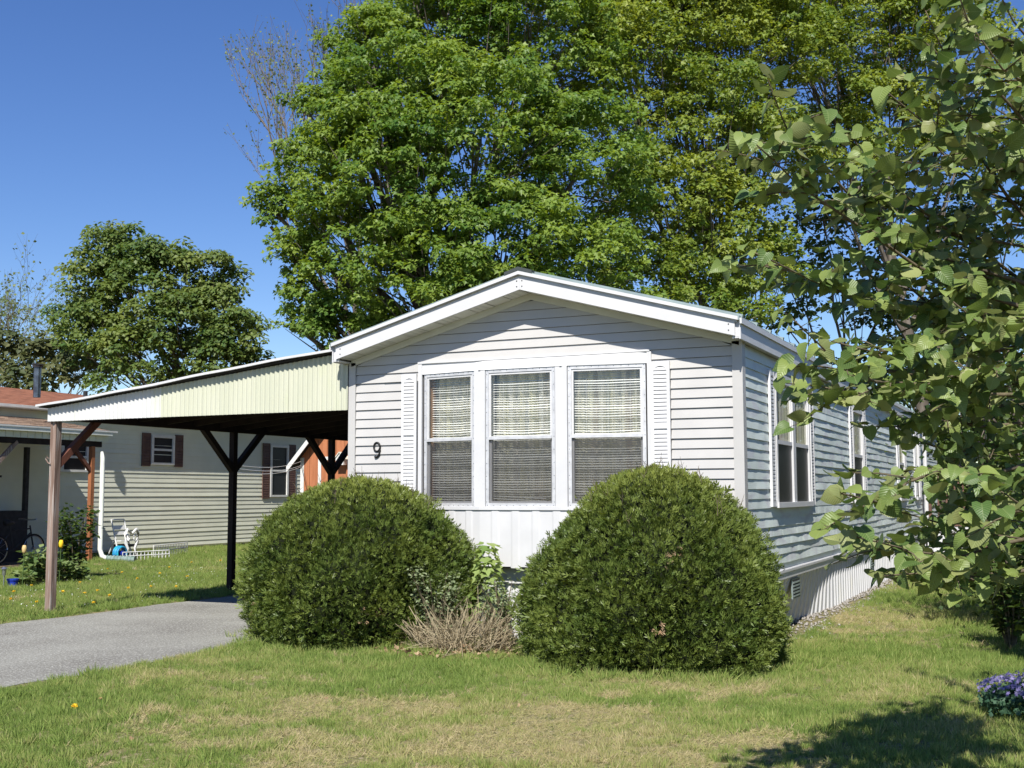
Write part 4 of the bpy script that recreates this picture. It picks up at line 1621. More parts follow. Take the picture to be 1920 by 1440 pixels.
for (za, zb) in ((2.02, 2.50), (1.97, 2.38), (1.90, 2.34)):
    a_, b_ = Vector((BX - .02, 3.76, za)), Vector((SX + .02, SY - .03, zb))
    cl.tube([a_.lerp(b_, t / 12) - Vector((0, 0, .10 * 4 * (t / 12) * (1 - t / 12))) for t in range(13)], .005, 4)
tag(cl.build('clothesline', 'wire'), 'thin pale clothesline wires stretched from the carport to the shed', 'clothesline')

# ------------------------------------------------------------------ deck at the far end of the home
DY = 17.0
deck = thing('deck', (5.2, 18, 0), 'small deck with brown railing and white skirting at the far end of the home', 'deck')
box('floor', 'deck', deck, W + .05, 5.70, DY, 19.6, .78, .84)
for (px_, py_) in ((5.68, DY + .05), (5.68, 19.5), (W + .12, DY + .05)):
    box('post', 'deck', deck, px_ - .05, px_ + .05, py_ - .05, py_ + .05, 0 if px_ > 5 else .84, 1.80 if px_ > 5 else 1.74)
box('top_rail', 'deck', deck, W + .05, 5.72, DY, DY + .10, 1.741, 1.785)
box('top_rail', 'deck', deck, 5.62, 5.74, DY + .11, 19.6, 1.741, 1.785)
box('bottom_rail', 'deck', deck, W + .18, 5.62, DY + .03, DY + .07, .94, .99)
for i in range(6):
    box('baluster', 'deck', deck, W + .30 + i * .18, W + .335 + i * .18, DY + .03, DY + .066, .991, 1.74)
for i in range(11):
    box('baluster', 'deck', deck, 5.66, 5.695, DY + .3 + i * .2, DY + .335 + i * .2, .841, 1.74)
ribbed('skirting_panel', 'skirt', deck, ribs(W + .06, 5.62, .2, .02), lambda s, e: (s, DY + .02 - e), 0, .775)
ribbed('skirting_panel', 'skirt', deck, ribs(DY + .12, 19.5, .2, .02), lambda s, e: (5.64 + e, s), 0, .775)
q = MB()
q.tube([(W + .12, 16.4, .6), (W + .12, 16.4, 3.0)], .045, 8)
tag(q.build('drain_pipe', 'white', home))

# ------------------------------------------------------------------ clipped evergreen shrubs
SPRAY_V = [(0, 0, 0), (.10, .30, .03), (0, .62, .0), (-.10, .30, .03),
           (.05, .25, 0), (.30, .50, .06), (.36, .82, -.02), (.16, .55, 0),
           (-.05, .25, 0), (-.30, .50, .06), (-.36, .82, -.02), (-.16, .55, 0),
           (0, .50, 0), (.11, .72, .05), (0, 1.0, -.03), (-.11, .72, .05)]
SPRAY_F = [(0, 1, 2, 3), (4, 5, 6, 7), (8, 11, 10, 9), (12, 13, 14, 15)]


def shrub(label, cx_, cy_, h, prof, rad, n, seed, clip):
    t = thing('evergreen_shrub', (cx_, cy_, 0), label, 'shrub', 'rounded evergreen shrubs before the house')
    r = np.random.default_rng(seed)
    prof = [(p[0] * h / prof[-1][0], p[1]) for p in prof]
    pz, pr = np.array([p[0] for p in prof]), np.array([p[1] for p in prof]) * rad

    def surf(zz, aa):
        bulge = 1 + .045 * np.sin(aa * 3 + zz * 2.2 + seed) + .040 * np.sin(aa * 5 - zz * 4 + seed * 2) + .032 * np.sin(aa * 9 + zz * 7) + .045 * np.sin(aa * 15 - zz * 11 + seed) * np.sin(zz * 9 + aa * 4)
        return np.interp(zz, pz, pr) * bulge

    def limit(P):
        """the house stands behind: push the growth off its wall and bow window"""
        inside = (P[:, 0] > -.02) & (P[:, 0] < W + .03)
        wall = np.where((P[:, 0] > .85) & (P[:, 0] < 3.65) & (P[:, 2] > .70), -.235, -.05)
        P[:, 1] = np.where(inside & (P[:, 1] > wall), wall - r.random(len(P)) * .05, P[:, 1])
        return P
    # inner mass of twigs and old needles, near-black so gaps read as shade
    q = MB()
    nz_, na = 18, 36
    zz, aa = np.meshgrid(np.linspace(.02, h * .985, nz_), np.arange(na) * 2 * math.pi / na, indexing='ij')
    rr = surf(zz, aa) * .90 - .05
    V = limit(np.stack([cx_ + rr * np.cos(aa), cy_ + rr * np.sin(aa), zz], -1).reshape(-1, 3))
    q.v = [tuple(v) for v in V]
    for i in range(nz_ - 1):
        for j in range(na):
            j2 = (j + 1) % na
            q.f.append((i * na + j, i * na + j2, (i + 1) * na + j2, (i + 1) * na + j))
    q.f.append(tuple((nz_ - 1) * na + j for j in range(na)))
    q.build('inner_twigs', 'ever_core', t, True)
    q = MB()
    for j in range(4):
        a = j * 1.6
        q.tube([(cx_ + .1 * math.cos(a), cy_ - .1 + .1 * math.sin(a), -.02), (cx_ + .3 * math.cos(a), cy_ - .1 + .25 * math.sin(a), .5)], [.04, .025], 6)
    q.build('trunk', 'bark', t)
    # sprays over the surface, area weighted, with tufts and hollows
    zs = np.linspace(0, h, 200)
    wgt = np.interp(zs, pz, pr) + .12
    z = np.interp(r.random(n), np.cumsum(wgt) / wgt.sum(), zs)
    a = r.random(n) * 2 * math.pi
    tuft = np.sin(a * 21 + 3 * np.sin(z * 13)) * np.sin(z * 17 + 2 * np.sin(a * 15 + seed)) + .6 * np.sin(a * 37 + z * 29) * np.sin(z * 41 - a * 13)
    rr = surf(z, a) - .060 + .052 * tuft + r.normal(0, .030, n)
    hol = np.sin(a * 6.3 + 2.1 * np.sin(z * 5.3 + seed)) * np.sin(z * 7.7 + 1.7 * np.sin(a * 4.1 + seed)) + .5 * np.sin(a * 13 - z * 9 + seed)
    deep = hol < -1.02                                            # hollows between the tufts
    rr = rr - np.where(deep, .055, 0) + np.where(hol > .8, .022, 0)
    drop = deep & (r.random(n) < .5)
    rr = rr - np.where(drop, .05, 0)
    P = np.stack([cx_ + rr * np.cos(a), cy_ + rr * np.sin(a), z + r.normal(0, .01, n)], 1)
    e = .02
    slope = (surf(np.minimum(z + e, h), a) - surf(np.maximum(z - e, 0), a)) / (2 * e)
    N_ = np.stack([np.cos(a), np.sin(a), np.clip(-slope, -.3, 3)], 1)
    N_ /= np.linalg.norm(N_, axis=1, keepdims=True)
    P = limit(P)
    A = N_ * .8 + np.array([0, 0, .45]) + r.normal(0, .45, (n, 3))
    NN = np.cross(A, r.normal(0, 1, (n, 3)))
    patch = .42 + .38 * hol + .35 * np.sin(a * 4 + z * 5 + seed) * np.sin(z * 6 - a * 3) + .2 * tuft  # varied tone plus painted shade: darker in hollows, lighter on raised tufts
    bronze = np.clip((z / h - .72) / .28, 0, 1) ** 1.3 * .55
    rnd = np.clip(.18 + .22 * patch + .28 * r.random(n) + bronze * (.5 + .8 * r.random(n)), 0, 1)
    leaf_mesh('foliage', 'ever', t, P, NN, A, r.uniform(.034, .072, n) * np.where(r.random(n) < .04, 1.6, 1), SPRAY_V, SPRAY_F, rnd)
    # loose shoots above the clipped top
    q = MB()
    for j in range(34):
        a_ = r.random() * 6.28
        d_ = r.random() * .7 * rad
        zt = float(np.interp(d_, pr[::-1], pz[::-1]))
        b_ = Vector((cx_ + d_ * math.cos(a_), min(cy_ + d_ * math.sin(a_), -.26), zt - .06))
        tip = b_ + Vector((r.normal(0, .05), r.normal(0, .05), .13 + .10 * r.random()))
        q.tube([b_, b_.lerp(tip, .5) + Vector((.01, 0, 0)), tip], [.004, .003, .0015], 4)
        for s in (-1, 1):
            m_ = b_.lerp(tip, .55)
            q.tube([m_, m_ + Vector((s * .035, r.normal(0, .02), .045))], [.0025, .001], 4)
    q.build('shoot', 'twig', t)
    # small brown patches of dead sprays
    for (az, zz_, s_) in clip:
        m_ = 15
        aa = az + r.normal(0, s_ * 1.3, m_)
        z_ = zz_ + r.normal(0, s_ * 1.1, m_)
        rr = surf(z_, aa) - .012
        PP = np.stack([cx_ + rr * np.cos(aa), cy_ + rr * np.sin(aa), z_], 1)
        ds_ = leaf_mesh('dead_spray', 'dead_leaf', t, PP, rand_dir(m_), np.stack([np.cos(aa), np.sin(aa), np.full(m_, .3)], 1) + rand_dir(m_) * 1.5, r.uniform(.03, .07, m_), SPRAY_V, SPRAY_F)
        ds_['kind'] = 'stuff'
    return t


TOCAM = lambda x, y: math.atan2(CAM[1] - y, CAM[0] - x)
a0 = TOCAM(.45, -.5)
shrub('broad rounded evergreen shrub at the house corner beside the driveway', .48, -.56, 1.70,
      [(0, .88), (.2, .96), (.5, 1.0), (.8, .985), (1.05, .915), (1.28, .79), (1.45, .655), (1.58, .50), (1.67, .34), (1.72, .20), (1.75, .03)], 1.225, 43000, 5,
      [(a0 + .13, .32, .055), (a0 - 1.35, .42, .08)])
a0 = TOCAM(3.88, -.79)
shrub('taller cone-shaped evergreen shrub at the corner by the side wall', 3.91, -.88, 1.765,
      [(0, .93), (.2, .995), (.45, 1.0), (.64, .975), (.89, .915), (1.12, .81), (1.37, .665), (1.60, .49), (1.72, .36), (1.79, .22), (1.83, .03)], 1.19, 44000, 9,
      [(a0 + .16, 1.02, .04), (a0 + .02, .42, .02)])

# ------------------------------------------------------------------ weeds between the shrubs
sap = thing('maple_seedling', (1.98, -.52, 0), 'pale green leafy seedling against the white wall between the two shrubs', 'seedling')
q = MB()
q.tube([(1.98, -.52, 0), (1.97, -.50, .5), (1.99, -.48, 1.0)], [.012, .008, .003], 6)
q.build('stem', 'weed', sap)
P, N_, A, S = [], [], [], []
for j in range(95):
    z = .25 + .80 * (j / 95)
    a = j * 2.4
    rr = .24 * (1.05 - (j / 95)) + .04
    d = np.array([math.cos(a), math.sin(a), -.35])
    P.append((1.98 + math.cos(a) * rr * .7, -.50 + math.sin(a) * rr * .7, z))
    A.append(d)
    N_.append(np.array([math.cos(a) * .5, math.sin(a) * .5, 1]) + rng.normal(0, .3, 3))
    S.append(random.uniform(.09, .145))
leaf_mesh('foliage', 'weed', sap, P, N_, A, S, MAPLE_V, MAPLE_F)
leafy_plant('grey_weed', 'grey-green bushy weed leaning on the left evergreen shrub', 'weed', (1.62, -.95, 0), .80, .40, 1900, 'grey_weed', .036, 34, .6)
leafy_plant('grey_weed', 'thin grey-green weed at the left foot of the right shrub', 'weed', (2.28, -.80, 0), .70, .34, 1100, 'grey_weed', .034, 26, .7)
# mound of dead stalks
t = thing('dead_stalks', (2.0, -1.15, 0), 'brown mound of dead plant stalks between the two shrubs', 'dead plant')
n = 1100
a = rng.random(n) * 6.28
rr = np.sqrt(rng.random(n)) * .42
P = np.stack([2.02 + rr * np.cos(a) * 1.15, -1.12 + rr * np.sin(a) * .75, rng.random(n) * .34 * (1 - (rr / .55) ** 2)], 1)
A = np.stack([np.cos(a), np.sin(a), rng.uniform(.2, 2.2, n)], 1) + rand_dir(n) * .7
THIN_V = [(-.014, 0, 0), (.014, 0, 0), (.010, 1, .18), (-.010, 1, .18)]
leaf_mesh('stalks', 'straw', t, P, rand_dir(n), A, rng.uniform(.10, .34, n), THIN_V, [(0, 1, 2, 3)])
n = 420
a = rng.random(n) * 6.28
rr = np.sqrt(rng.random(n))
LP = np.stack([1.9 + rr * np.cos(a) * .95, -1.25 + rr * np.sin(a) * .45, rng.random(n) * .05 + .005], 1)
LP[:45] = np.stack([rng.uniform(0, 7, 45), rng.uniform(-7, -1.6, 45), rng.uniform(.008, .02, 45)], 1)
dl = leaf_mesh('dead_leaves', 'dead_leaf', None, LP, rand_dir(n) * .7 + [0, 0, .8], rand_dir(n), np.where(np.arange(n) < 45, rng.uniform(.02, .04, n), rng.uniform(.04, .075, n)), MAPLE_V, MAPLE_F)
tag(dl, 'pale brown fallen leaves littering the bed between the shrubs', 'leaf litter', kind='stuff')
q = MB()
q.poly([(.9, -1.55, .006), (1.6, -1.72, .006), (2.6, -1.62, .006), (3.0, -1.3, .006), (2.9, -.04, .006), (.9, -.04, .006)])
tag(q.build('flower_bed', 'soil'), kind='structure')
q = MB()
q.poly([(4.0, -2.15, .005), (4.9, -2.0, .005), (5.15, -1.3, .005), (4.9, -.6, .005), (3.4, -.6, .005), (3.2, -1.7, .005)])
tag(q.build('bare_soil', 'soil'), kind='structure')


# ------------------------------------------------------------------ trees
def make_tree(name, label, lobes, base, trunk_r, leaf, lsize, cr, per, bark='bark', tmpl='maple', fill=1.0, seed=1, group=None, droop=.5, stretch=.62):
    """lobes: (px, py, r_px, depth) big masses of the crown as seen; each is filled with umbrella-like clumps of leaves"""
    r = np.random.default_rng(seed)
    t = thing(name, tuple(base), label, 'tree', group)
    base = np.asarray(base, float)
    L = [(at(p[0], p[1], p[3]), p[2] / F_PX * p[3]) for p in lobes]
    C_ = np.array([l[0] for l in L])
    top = C_[:, 2].max()
    q = MB()
    mid = np.array([C_[:, 0].mean(), C_[:, 1].mean(), 0])
    ts = np.linspace(0, 1, 9)
    spine = [base * (1 - u) + np.array([mid[0], mid[1], top]) * u + np.array([.25 * math.sin(u * 5 + seed), .25 * math.sin(u * 4 + 2 * seed), 0]) * u for u in ts]
    for i, u in enumerate(ts):
        spine[i] = base * (1 - u) + np.array([mid[0], mid[1], top * .68]) * u
        spine[i][:2] += np.array([math.sin(u * 5 + seed), math.sin(u * 4 + 2 * seed)]) * .3 * u
    q.tube(spine, [trunk_r * (1 - .95 * u) * (1.35 if u == 0 else 1) for u in ts], 9)
    q.build('trunk', bark, t, True)
    q = MB()
    cs, cradii = [], []
    for (c, R_) in L:
        zz = max(.22, min(.9, (c[2] - R_ * 1.6 - base[2]) / (top - base[2])))
        i = zz * 8
        k0 = int(min(7, i))
        p0 = spine[k0] * (1 - (i - k0)) + spine[k0 + 1] * (i - k0)
        m_ = (p0 + c) / 2 + np.array([0, 0, -.12 * np.linalg.norm(c - p0)]) + r.normal(0, .15, 3)
        br = trunk_r * .34
        q.tube([p0, (p0 + m_) / 2, m_, (m_ + c) / 2 + r.normal(0, .1, 3), c], [br, br * .8, br * .62, br * .45, br * .3], 6)
        n = max(5, int(fill * 3.0 * (R_ / cr) ** 2))
        d = r.normal(size=(n, 3))
        d /= np.linalg.norm(d, axis=1, keepdims=True)
        d[:, 2] = np.where(d[:, 2] < -.55, -d[:, 2], d[:, 2])
        pos = c + d * R_ * (.40 + .68 * np.sqrt(r.random((n, 1)))) * np.array([1, 1, .95])
        for j, p in enumerate(pos):
            cs.append(p)
            cradii.append(cr * r.uniform(.65, 1.3))
            if j % 7 == 0:                                        # twigs leave the limb at different points
                u = r.random()
                st = m_ * (1 - u) + c * u
                st = st + (p - st) * .12 + r.normal(0, .05, 3)
                q.tube([st, st * .45 + p * .55 + r.normal(0, .12, 3) - np.array([0, 0, .10]), p], [.022, .014, .005], 4)
    q.build('branch', bark, t)
    cs, cradii = np.array(cs), np.array(cradii)
    n = len(cs)
    cnt = np.maximum(8, (per * (cradii / cr) ** 2).astype(int))
    idx = np.repeat(np.arange(n), cnt)
    N = len(idx)
    d = r.normal(size=(N, 3))
    d /= np.linalg.norm(d, axis=1, keepdims=True)
    d[:, 2] = np.where(d[:, 2] < -.15, -d[:, 2], d[:, 2])
    P = cs[idx] + d * cradii[idx][:, None] * (.55 + .5 * r.random((N, 1))) * np.array([1, 1, stretch])
    nr = d * .55 + np.array([.05, -.25, .55]) + r.normal(0, .40, (N, 3))
    al = d * np.array([1, 1, .2]) + np.array([0, 0, -droop]) + r.normal(0, .35, (N, 3))
    tone = np.clip(.42 + .22 * np.sin(cs[:, 0] * 1.1 + seed) * np.sin(cs[:, 2] * .9 + cs[:, 1] * .7) + r.normal(0, .17, n), 0, 1)
    rnd = np.clip(tone[idx] * .75 + r.random(N) * .45 - .08, 0, 1)
    V_, F_ = (LOBE_V, LOBE_F) if tmpl == 'maple' else (KITE_V, KITE_F)
    leaf_mesh('crown', leaf, t, P, nr, al, lsize * r.uniform(.65, 1.25, N), V_, F_, rnd)
    return t


make_tree('maple_tree', 'huge bright green maple rising above the house roof and carport', [
    (492, 372, 24, 27), (508, 425, 28, 27), (525, 385, 40, 27), (575, 320, 68, 27), (568, 195, 36, 28), (635, 175, 72, 28), (628, 95, 28, 28.5), (715, 95, 78, 28), (680, 45, 30, 28.5), (850, 60, 140, 29), (545, 480, 46, 26.5), (572, 545, 46, 26.5), (630, 610, 62, 26),
    (660, 470, 120, 26), (720, 340, 150, 25.5), (800, 530, 150, 25), (900, 260, 170, 26), (950, 480, 140, 25), (1000, 100, 170, 29), (1080, 330, 150, 27),
    (1090, 540, 130, 26), (740, 200, 130, 26.5), (900, -90, 200, 31), (800, -30, 80, 30), (655, 260, 78, 26.5), (590, 640, 40, 26), (650, 670, 45, 26), (720, 640, 60, 25.5), (550, 610, 32, 26.5), (880, 560, 90, 25), (1000, 580, 80, 25)],
    (-5.4, 13.6, 0), .42, 'maple', .122, .30, 62, 'bark', seed=3, fill=1.55, stretch=.85, group='broadleaf trees behind the house')
make_tree('maple_tree', 'tall yellow-green maple behind the middle of the house roof', [
    (1180, 170, 150, 31), (1260, 60, 160, 33), (1330, 260, 140, 31), (1390, 90, 150, 34), (1250, 420, 140, 30), (1370, 440, 110, 31), (1220, 570, 120, 29), (1340, 590, 100, 30), (1430, 520, 70, 31), (1300, -90, 190, 35), (1100, -60, 170, 33), (1440, 290, 90, 33)],
    (-.6, 24.0, 0), .36, 'maple_b', .127, .33, 58, 'bark', seed=8, stretch=.85, group='broadleaf trees behind the house', fill=1.6)
make_tree('maple_tree', 'tall yellowish maple behind the hanging foreground branches', [
    (1530, 140, 130, 36), (1640, 60, 140, 37), (1560, 300, 100, 36), (1650, 260, 120, 37), (1770, 130, 150, 38), (1520, -60, 150, 38), (1720, -80, 160, 39), (1800, 300, 100, 38), (1480, 50, 90, 36)],
    (4.0, 27.5, 0), .30, 'maple_b', .138, .36, 62, 'bark', seed=13, stretch=.85, group='broadleaf trees behind the house', fill=1.25)
make_tree('woodland_tree', 'dark thin woodland tree showing blue sky between its leaves', [
    (1470, 500, 85, 40), (1580, 470, 90, 41), (1600, 590, 100, 40), (1480, 620, 70, 39), (1700, 420, 110, 42), (1540, 400, 70, 40)],
    (1.8, 31.5, 0), .20, 'wood_leaf', .20, .55, 30, 'bark', 'kite', seed=21, group='dark trees behind the deck', fill=1.0)
make_tree('woodland_tree', 'dark woodland tree rising behind the far end of the house', [
    (1720, 560, 100, 40), (1700, 690, 90, 38), (1830, 520, 120, 42), (1850, 660, 110, 40), (1640, 690, 55, 40), (1900, 400, 110, 42), (1780, 760, 80, 38)],
    (5.6, 31.0, 0), .22, 'wood_leaf', .20, .55, 34, 'bark', 'kite', seed=23, group='dark trees behind the deck', fill=.85)
make_tree('woodland_tree', 'low dark tree filling the gap right of the deck', [
    (1800, 850, 60, 36), (1860, 800, 80, 36), (1900, 900, 80, 35), (1830, 930, 55, 36), (1780, 930, 45, 37), (1920, 760, 90, 36), (1770, 860, 50, 38), (1890, 1000, 60, 34)],
    (8.2, 25.5, 0), .14, 'wood_leaf', .17, .45, 34, 'bark', 'kite', seed=27, group='dark trees behind the deck', fill=.9)
make_tree('maple_tree', 'round dark green maple behind the neighbouring red roof', [
    (215, 478, 58, 44), (180, 540, 70, 44), (265, 530, 75, 43), (325, 515, 55, 43), (400, 520, 48, 43), (395, 600, 75, 43), (440, 640, 55, 42), (315, 630, 95, 42), (190, 640, 80, 43), (260, 700, 90, 42), (400, 700, 80, 42), (470, 690, 35, 42), (140, 610, 45, 44)],
    (-19.2, 24.5, 0), .34, 'far_leaf', .16, .42, 62, 'bark', 'kite', seed=33, fill=1.7, stretch=.85)
make_tree('woodland_tree', 'dull brownish green trees low behind the red roof at the left edge', [
    (20, 690, 60, 46), (90, 690, 55, 46), (150, 700, 45, 45), (-40, 680, 70, 46), (40, 740, 60, 45), (120, 740, 50, 44)],
    (-29.0, 20.0, 0), .18, 'dull_leaf', .24, .5, 40, 'bark', 'kite', seed=35, fill=.9)


def sparse_tree(label, base, height, spread, m_, seed, depth=5, leaf_n=3, lsz=.09, lean=(0, 0)):
    """branching tree in thin spring leaf: every limb forks again"""
    r = random.Random(seed)
    t = thing('sparse_tree', tuple(base), label, 'tree', 'thinly leaved trees')
    q = MB()
    P, N_, A = [], [], []

    def grow(p, d, ln, rad, k):
        e = p + d * ln
        midp = p + d * ln * .5 + Vector((r.gauss(0, .04), r.gauss(0, .04), 0)) * ln
        q.tube([p, midp, e], [rad, rad * .85, rad * .68], 5 if k < 3 else 4)
        if k >= depth - 2:
            for j in range(leaf_n):
                c = p.lerp(e, r.random())
                P.append(c + Vector((r.gauss(0, .1), r.gauss(0, .1), r.gauss(0, .1))))
                N_.append((r.gauss(0, 1), r.gauss(0, 1), r.gauss(0, 1) + .5))
                A.append((r.gauss(0, 1), r.gauss(0, 1), r.gauss(0, .6)))
        if k == depth:
            return
        for j in range(r.choice((2, 3, 3)) if k else 5):
            nd = (d + Vector((r.gauss(0, 1), r.gauss(0, 1), r.gauss(0, .35))) * spread + Vector((0, 0, .28))).normalized()
            grow(e if j < 2 or k == 0 else p.lerp(e, r.uniform(.4, .9)), nd, ln * r.uniform(.62, .86), rad * .62, k + 1)
    grow(Vector(base), Vector((lean[0], lean[1], 1)).normalized(), height * .30, height * .0062, 0)
    q.build('branches', 'bark', t)
    leaf_mesh('crown', m_, t, P, N_, A, [lsz * r.uniform(.6, 1.3) for _ in P], KITE_V, KITE_F)


b = at(60, 900, 50) * [1, 1, 0]
sparse_tree('thin grey tree in early leaf against the sky at the left edge', b, 11.5, .42, 'sparse_leaf', 5, 6, 2, .13)
b = at(-30, 900, 53) * [1, 1, 0]
sparse_tree('second thin grey tree, cut by the left edge', b, 11.5, .42, 'sparse_leaf', 15, 6, 2, .13)
b = at(690, 900, 48) * [1, 1, 0]
sparse_tree('bare twiggy treetop poking out left of the huge maple', b, 23.5, .30, 'sparse_leaf', 7, 6, 4, .11, (-.05, 0))

# the wood behind the deck, run on unseen along the right: one mass of leaves on thin stems
edge = np.array([(1.5, 34.), (6.5, 29.5), (9.8, 24.), (11.2, 17.), (12.6, 9.), (13.4, 2.), (13.8, -3.)])  # right-hand stretch is out of view, added to cut sky light on the siding
n = 1500
u = rng.random(n) * (len(edge) - 1)
k0 = u.astype(int)
cw = edge[k0] * (1 - (u - k0))[:, None] + edge[np.minimum(k0 + 1, len(edge) - 1)] * (u - k0)[:, None] + rng.normal(0, .75, (n, 2))
hz = 6.2 * rng.random(n) ** .85 * (.75 + .25 * np.sin(u * 7))
cc_ = np.column_stack([cw, hz + .15])
idx = np.repeat(np.arange(n), 34)
dd = rand_dir(len(idx))
wd = leaf_mesh('woodland', 'wood_leaf', None, cc_[idx] + dd * .55 * rng.random((len(idx), 1)) ** .4, dd * .5 + np.array([0, -.2, .6]) + rng.normal(0, .4, (len(idx), 3)), dd * [1, 1, .3] + [0, 0, -.4], rng.uniform(.10, .21, len(idx)), KITE_V, KITE_F, np.clip(rng.normal(.4, .2, n)[idx] + rng.normal(0, .15, len(idx)), 0, 1))
tag(wd, 'dark green wood closing the view behind the deck, with an unseen added stretch along the right side', 'woodland', kind='stuff')
q = MB()
for j in range(60):
    u = rng.random() * (len(edge) - 1)
    k0 = int(u)
    c = edge[k0] * (1 - u + k0) + edge[k0 + 1] * (u - k0) + rng.normal(0, .6, 2)
    q.tube([(c[0], c[1], -.02), (c[0] + rng.normal(0, .1), c[1], 2.5), (c[0] + rng.normal(0, .3), c[1] + rng.normal(0, .3), 5.5)], [.06, .045, .015], 5)
ws = q.build('woodland_stems', 'bark')
tag(ws, 'thin dark stems standing in the wood behind the deck and in its unseen added stretch', 'woodland', kind='stuff')

# ------------------------------------------------------------------ lilac and shrub at the right edge
lil = thing('lilac_bush', tuple(at(1945, 1190, 13.5) * [1, 1, 0]), 'tall lilac bush with mauve flower heads at the right edge', 'lilac bush')
lb = np.array(WL[lil.name])
q = MB()
P, N_, A = [], [], []
for j in range(17):
    tip = at(random.uniform(1800, 1990), random.uniform(560, 980), 13.5 + random.gauss(0, .7))
    m_ = (lb + tip) / 2 + np.array([random.gauss(0, .2), random.gauss(0, .2), .3])
    q.tube([lb + rng.normal(0, .08, 3) * [1, 1, 0], m_, tip], [.035, .022, .008], 6)
    for k_ in range(8):
        u = random.uniform(.3, 1)
        c = (1 - u) ** 2 * lb + 2 * u * (1 - u) * m_ + u * u * tip
        e = c + rng.normal(0, .35, 3) + [0, 0, .1]
        q.tube([c, e], [.008, .003], 4)
        for l_ in range(40):
            P.append(e + rng.normal(0, .24, 3))
            A.append(rng.normal(0, 1, 3) + [0, 0, -.3])
            N_.append(rng.normal(0, .6, 3) + [0, 0, .8])
q.build('stem', 'bark', lil)
leaf_mesh('foliage', 'wood_leaf', lil, P, N_, A, rng.uniform(.05, .10, len(P)), KITE_V, KITE_F)
for (px_, py_, s_) in ((1888, 598, .16), (1902, 570, .12), (1836, 842, .09), (1915, 610, .14), (1870, 625, .10)):
    c = at(px_, py_, 13.0)
    n = 260
    d = rand_dir(n) * [.55, .55, 1]
    fl_ = leaf_mesh('flower_head', 'lilac', lil, c + d * s_ * (.6 + .5 * rng.random((n, 1))), d + rng.normal(0, .3, (n, 3)), rand_dir(n), rng.uniform(.018, .032, n), KITE_V, KITE_F)
bs = at(1897, 1228, 11.6) * [1, 1, 0]
t = leafy_plant('undergrowth_shrub', 'small dark shrub growing on thin stems at the right edge of the lawn', 'shrub', bs, 1.05, .50, 900, 'wood_leaf', .075, 16, .3)
bs = at(1945, 1200, 10.6) * [1, 1, 0]
t = leafy_plant('undergrowth_shrub', 'leafy shrub cut off by the right edge above the purple flowers', 'shrub', bs, 1.5, .55, 1100, 'wood_leaf', .085, 16, .3)

# purple creeping phlox
pc = at(1932, 1350, 7.95)
ph = thing('phlox', (pc[0], pc[1], 0), 'mound of purple phlox flowers in the shade at the right edge', 'flowers')
n = 1500
a = rng.random(n) * 6.28
rr = np.sqrt(rng.random(n)) * .30
P = np.stack([pc[0] + rr * np.cos(a) * 1.1, pc[1] + rr * np.sin(a), .24 * np.sqrt(np.clip(1 - (rr / .36) ** 2, 0, 1)) * (.45 + .6 * rng.random(n))], 1)
leaf_mesh('foliage', 'phlox_leaf', ph, P, rand_dir(n) + [0, 0, .4], rand_dir(n) + [0, 0, .6], rng.uniform(.025, .05, n), KITE_V, KITE_F)
n = 520
a = rng.random(n) * 6.28
rr = np.sqrt(rng.random(n)) * .30
P = np.stack([pc[0] + rr * np.cos(a) * 1.1, pc[1] + rr * np.sin(a), .08 + .22 * np.sqrt(np.clip(1 - (rr / .37) ** 2, 0, 1)) + rng.normal(0, .015, n)], 1)
FLO_V = [(0, 0, 0)] + [(math.cos(i * 1.2566) * .5, math.sin(i * 1.2566) * .5, .05) for i in range(5)] + [(math.cos(i * 1.2566 + .63) * .25, math.sin(i * 1.2566 + .63) * .25, .03) for i in range(5)]
FLO_F = [(0, 6 + (i - 1) % 5, 1 + i, 6 + i) for i in range(5)]
pt_ = leaf_mesh('petals', 'phlox', ph, P, np.stack([np.cos(a) * .5, np.sin(a) * .5 - .4, np.full(n, .8)], 1) + rng.normal(0, .3, (n, 3)), rand_dir(n), rng.uniform(.026, .036, n), FLO_V, FLO_F)


pt_['kind'] = 'stuff'


# dandelions
def dandelion(p, h, r_, label, m_='yellow', group=None):
    t = thing('dandelion', (p[0], p[1], 0), label, 'dandelion', group)
    q = MB()
    q.tube([(p[0], p[1], 0), (p[0] + .01, p[1], h * .6), (p[0], p[1], h)], .003, 5)
    q.build('stem', 'weed', t)
    n = 60
    d = rand_dir(n) * [1, 1, .25] + [0, 0, .35]
    leaf_mesh('flower', m_, t, np.tile([p[0], p[1], h], (n, 1)) + d * .002, rng.normal(0, .4, (n, 3)) + [0, 0, 1], d, r_ * rng.uniform(.7, 1, n), [(-.12, 0, 0), (.12, 0, 0), (.12, 1, 0), (-.12, 1, 0)], [(0, 1, 2, 3)])


def ground(px, py):
    d = at(px, py, 1) - CAM
    return CAM + d * (-CAM[2] / d[2])


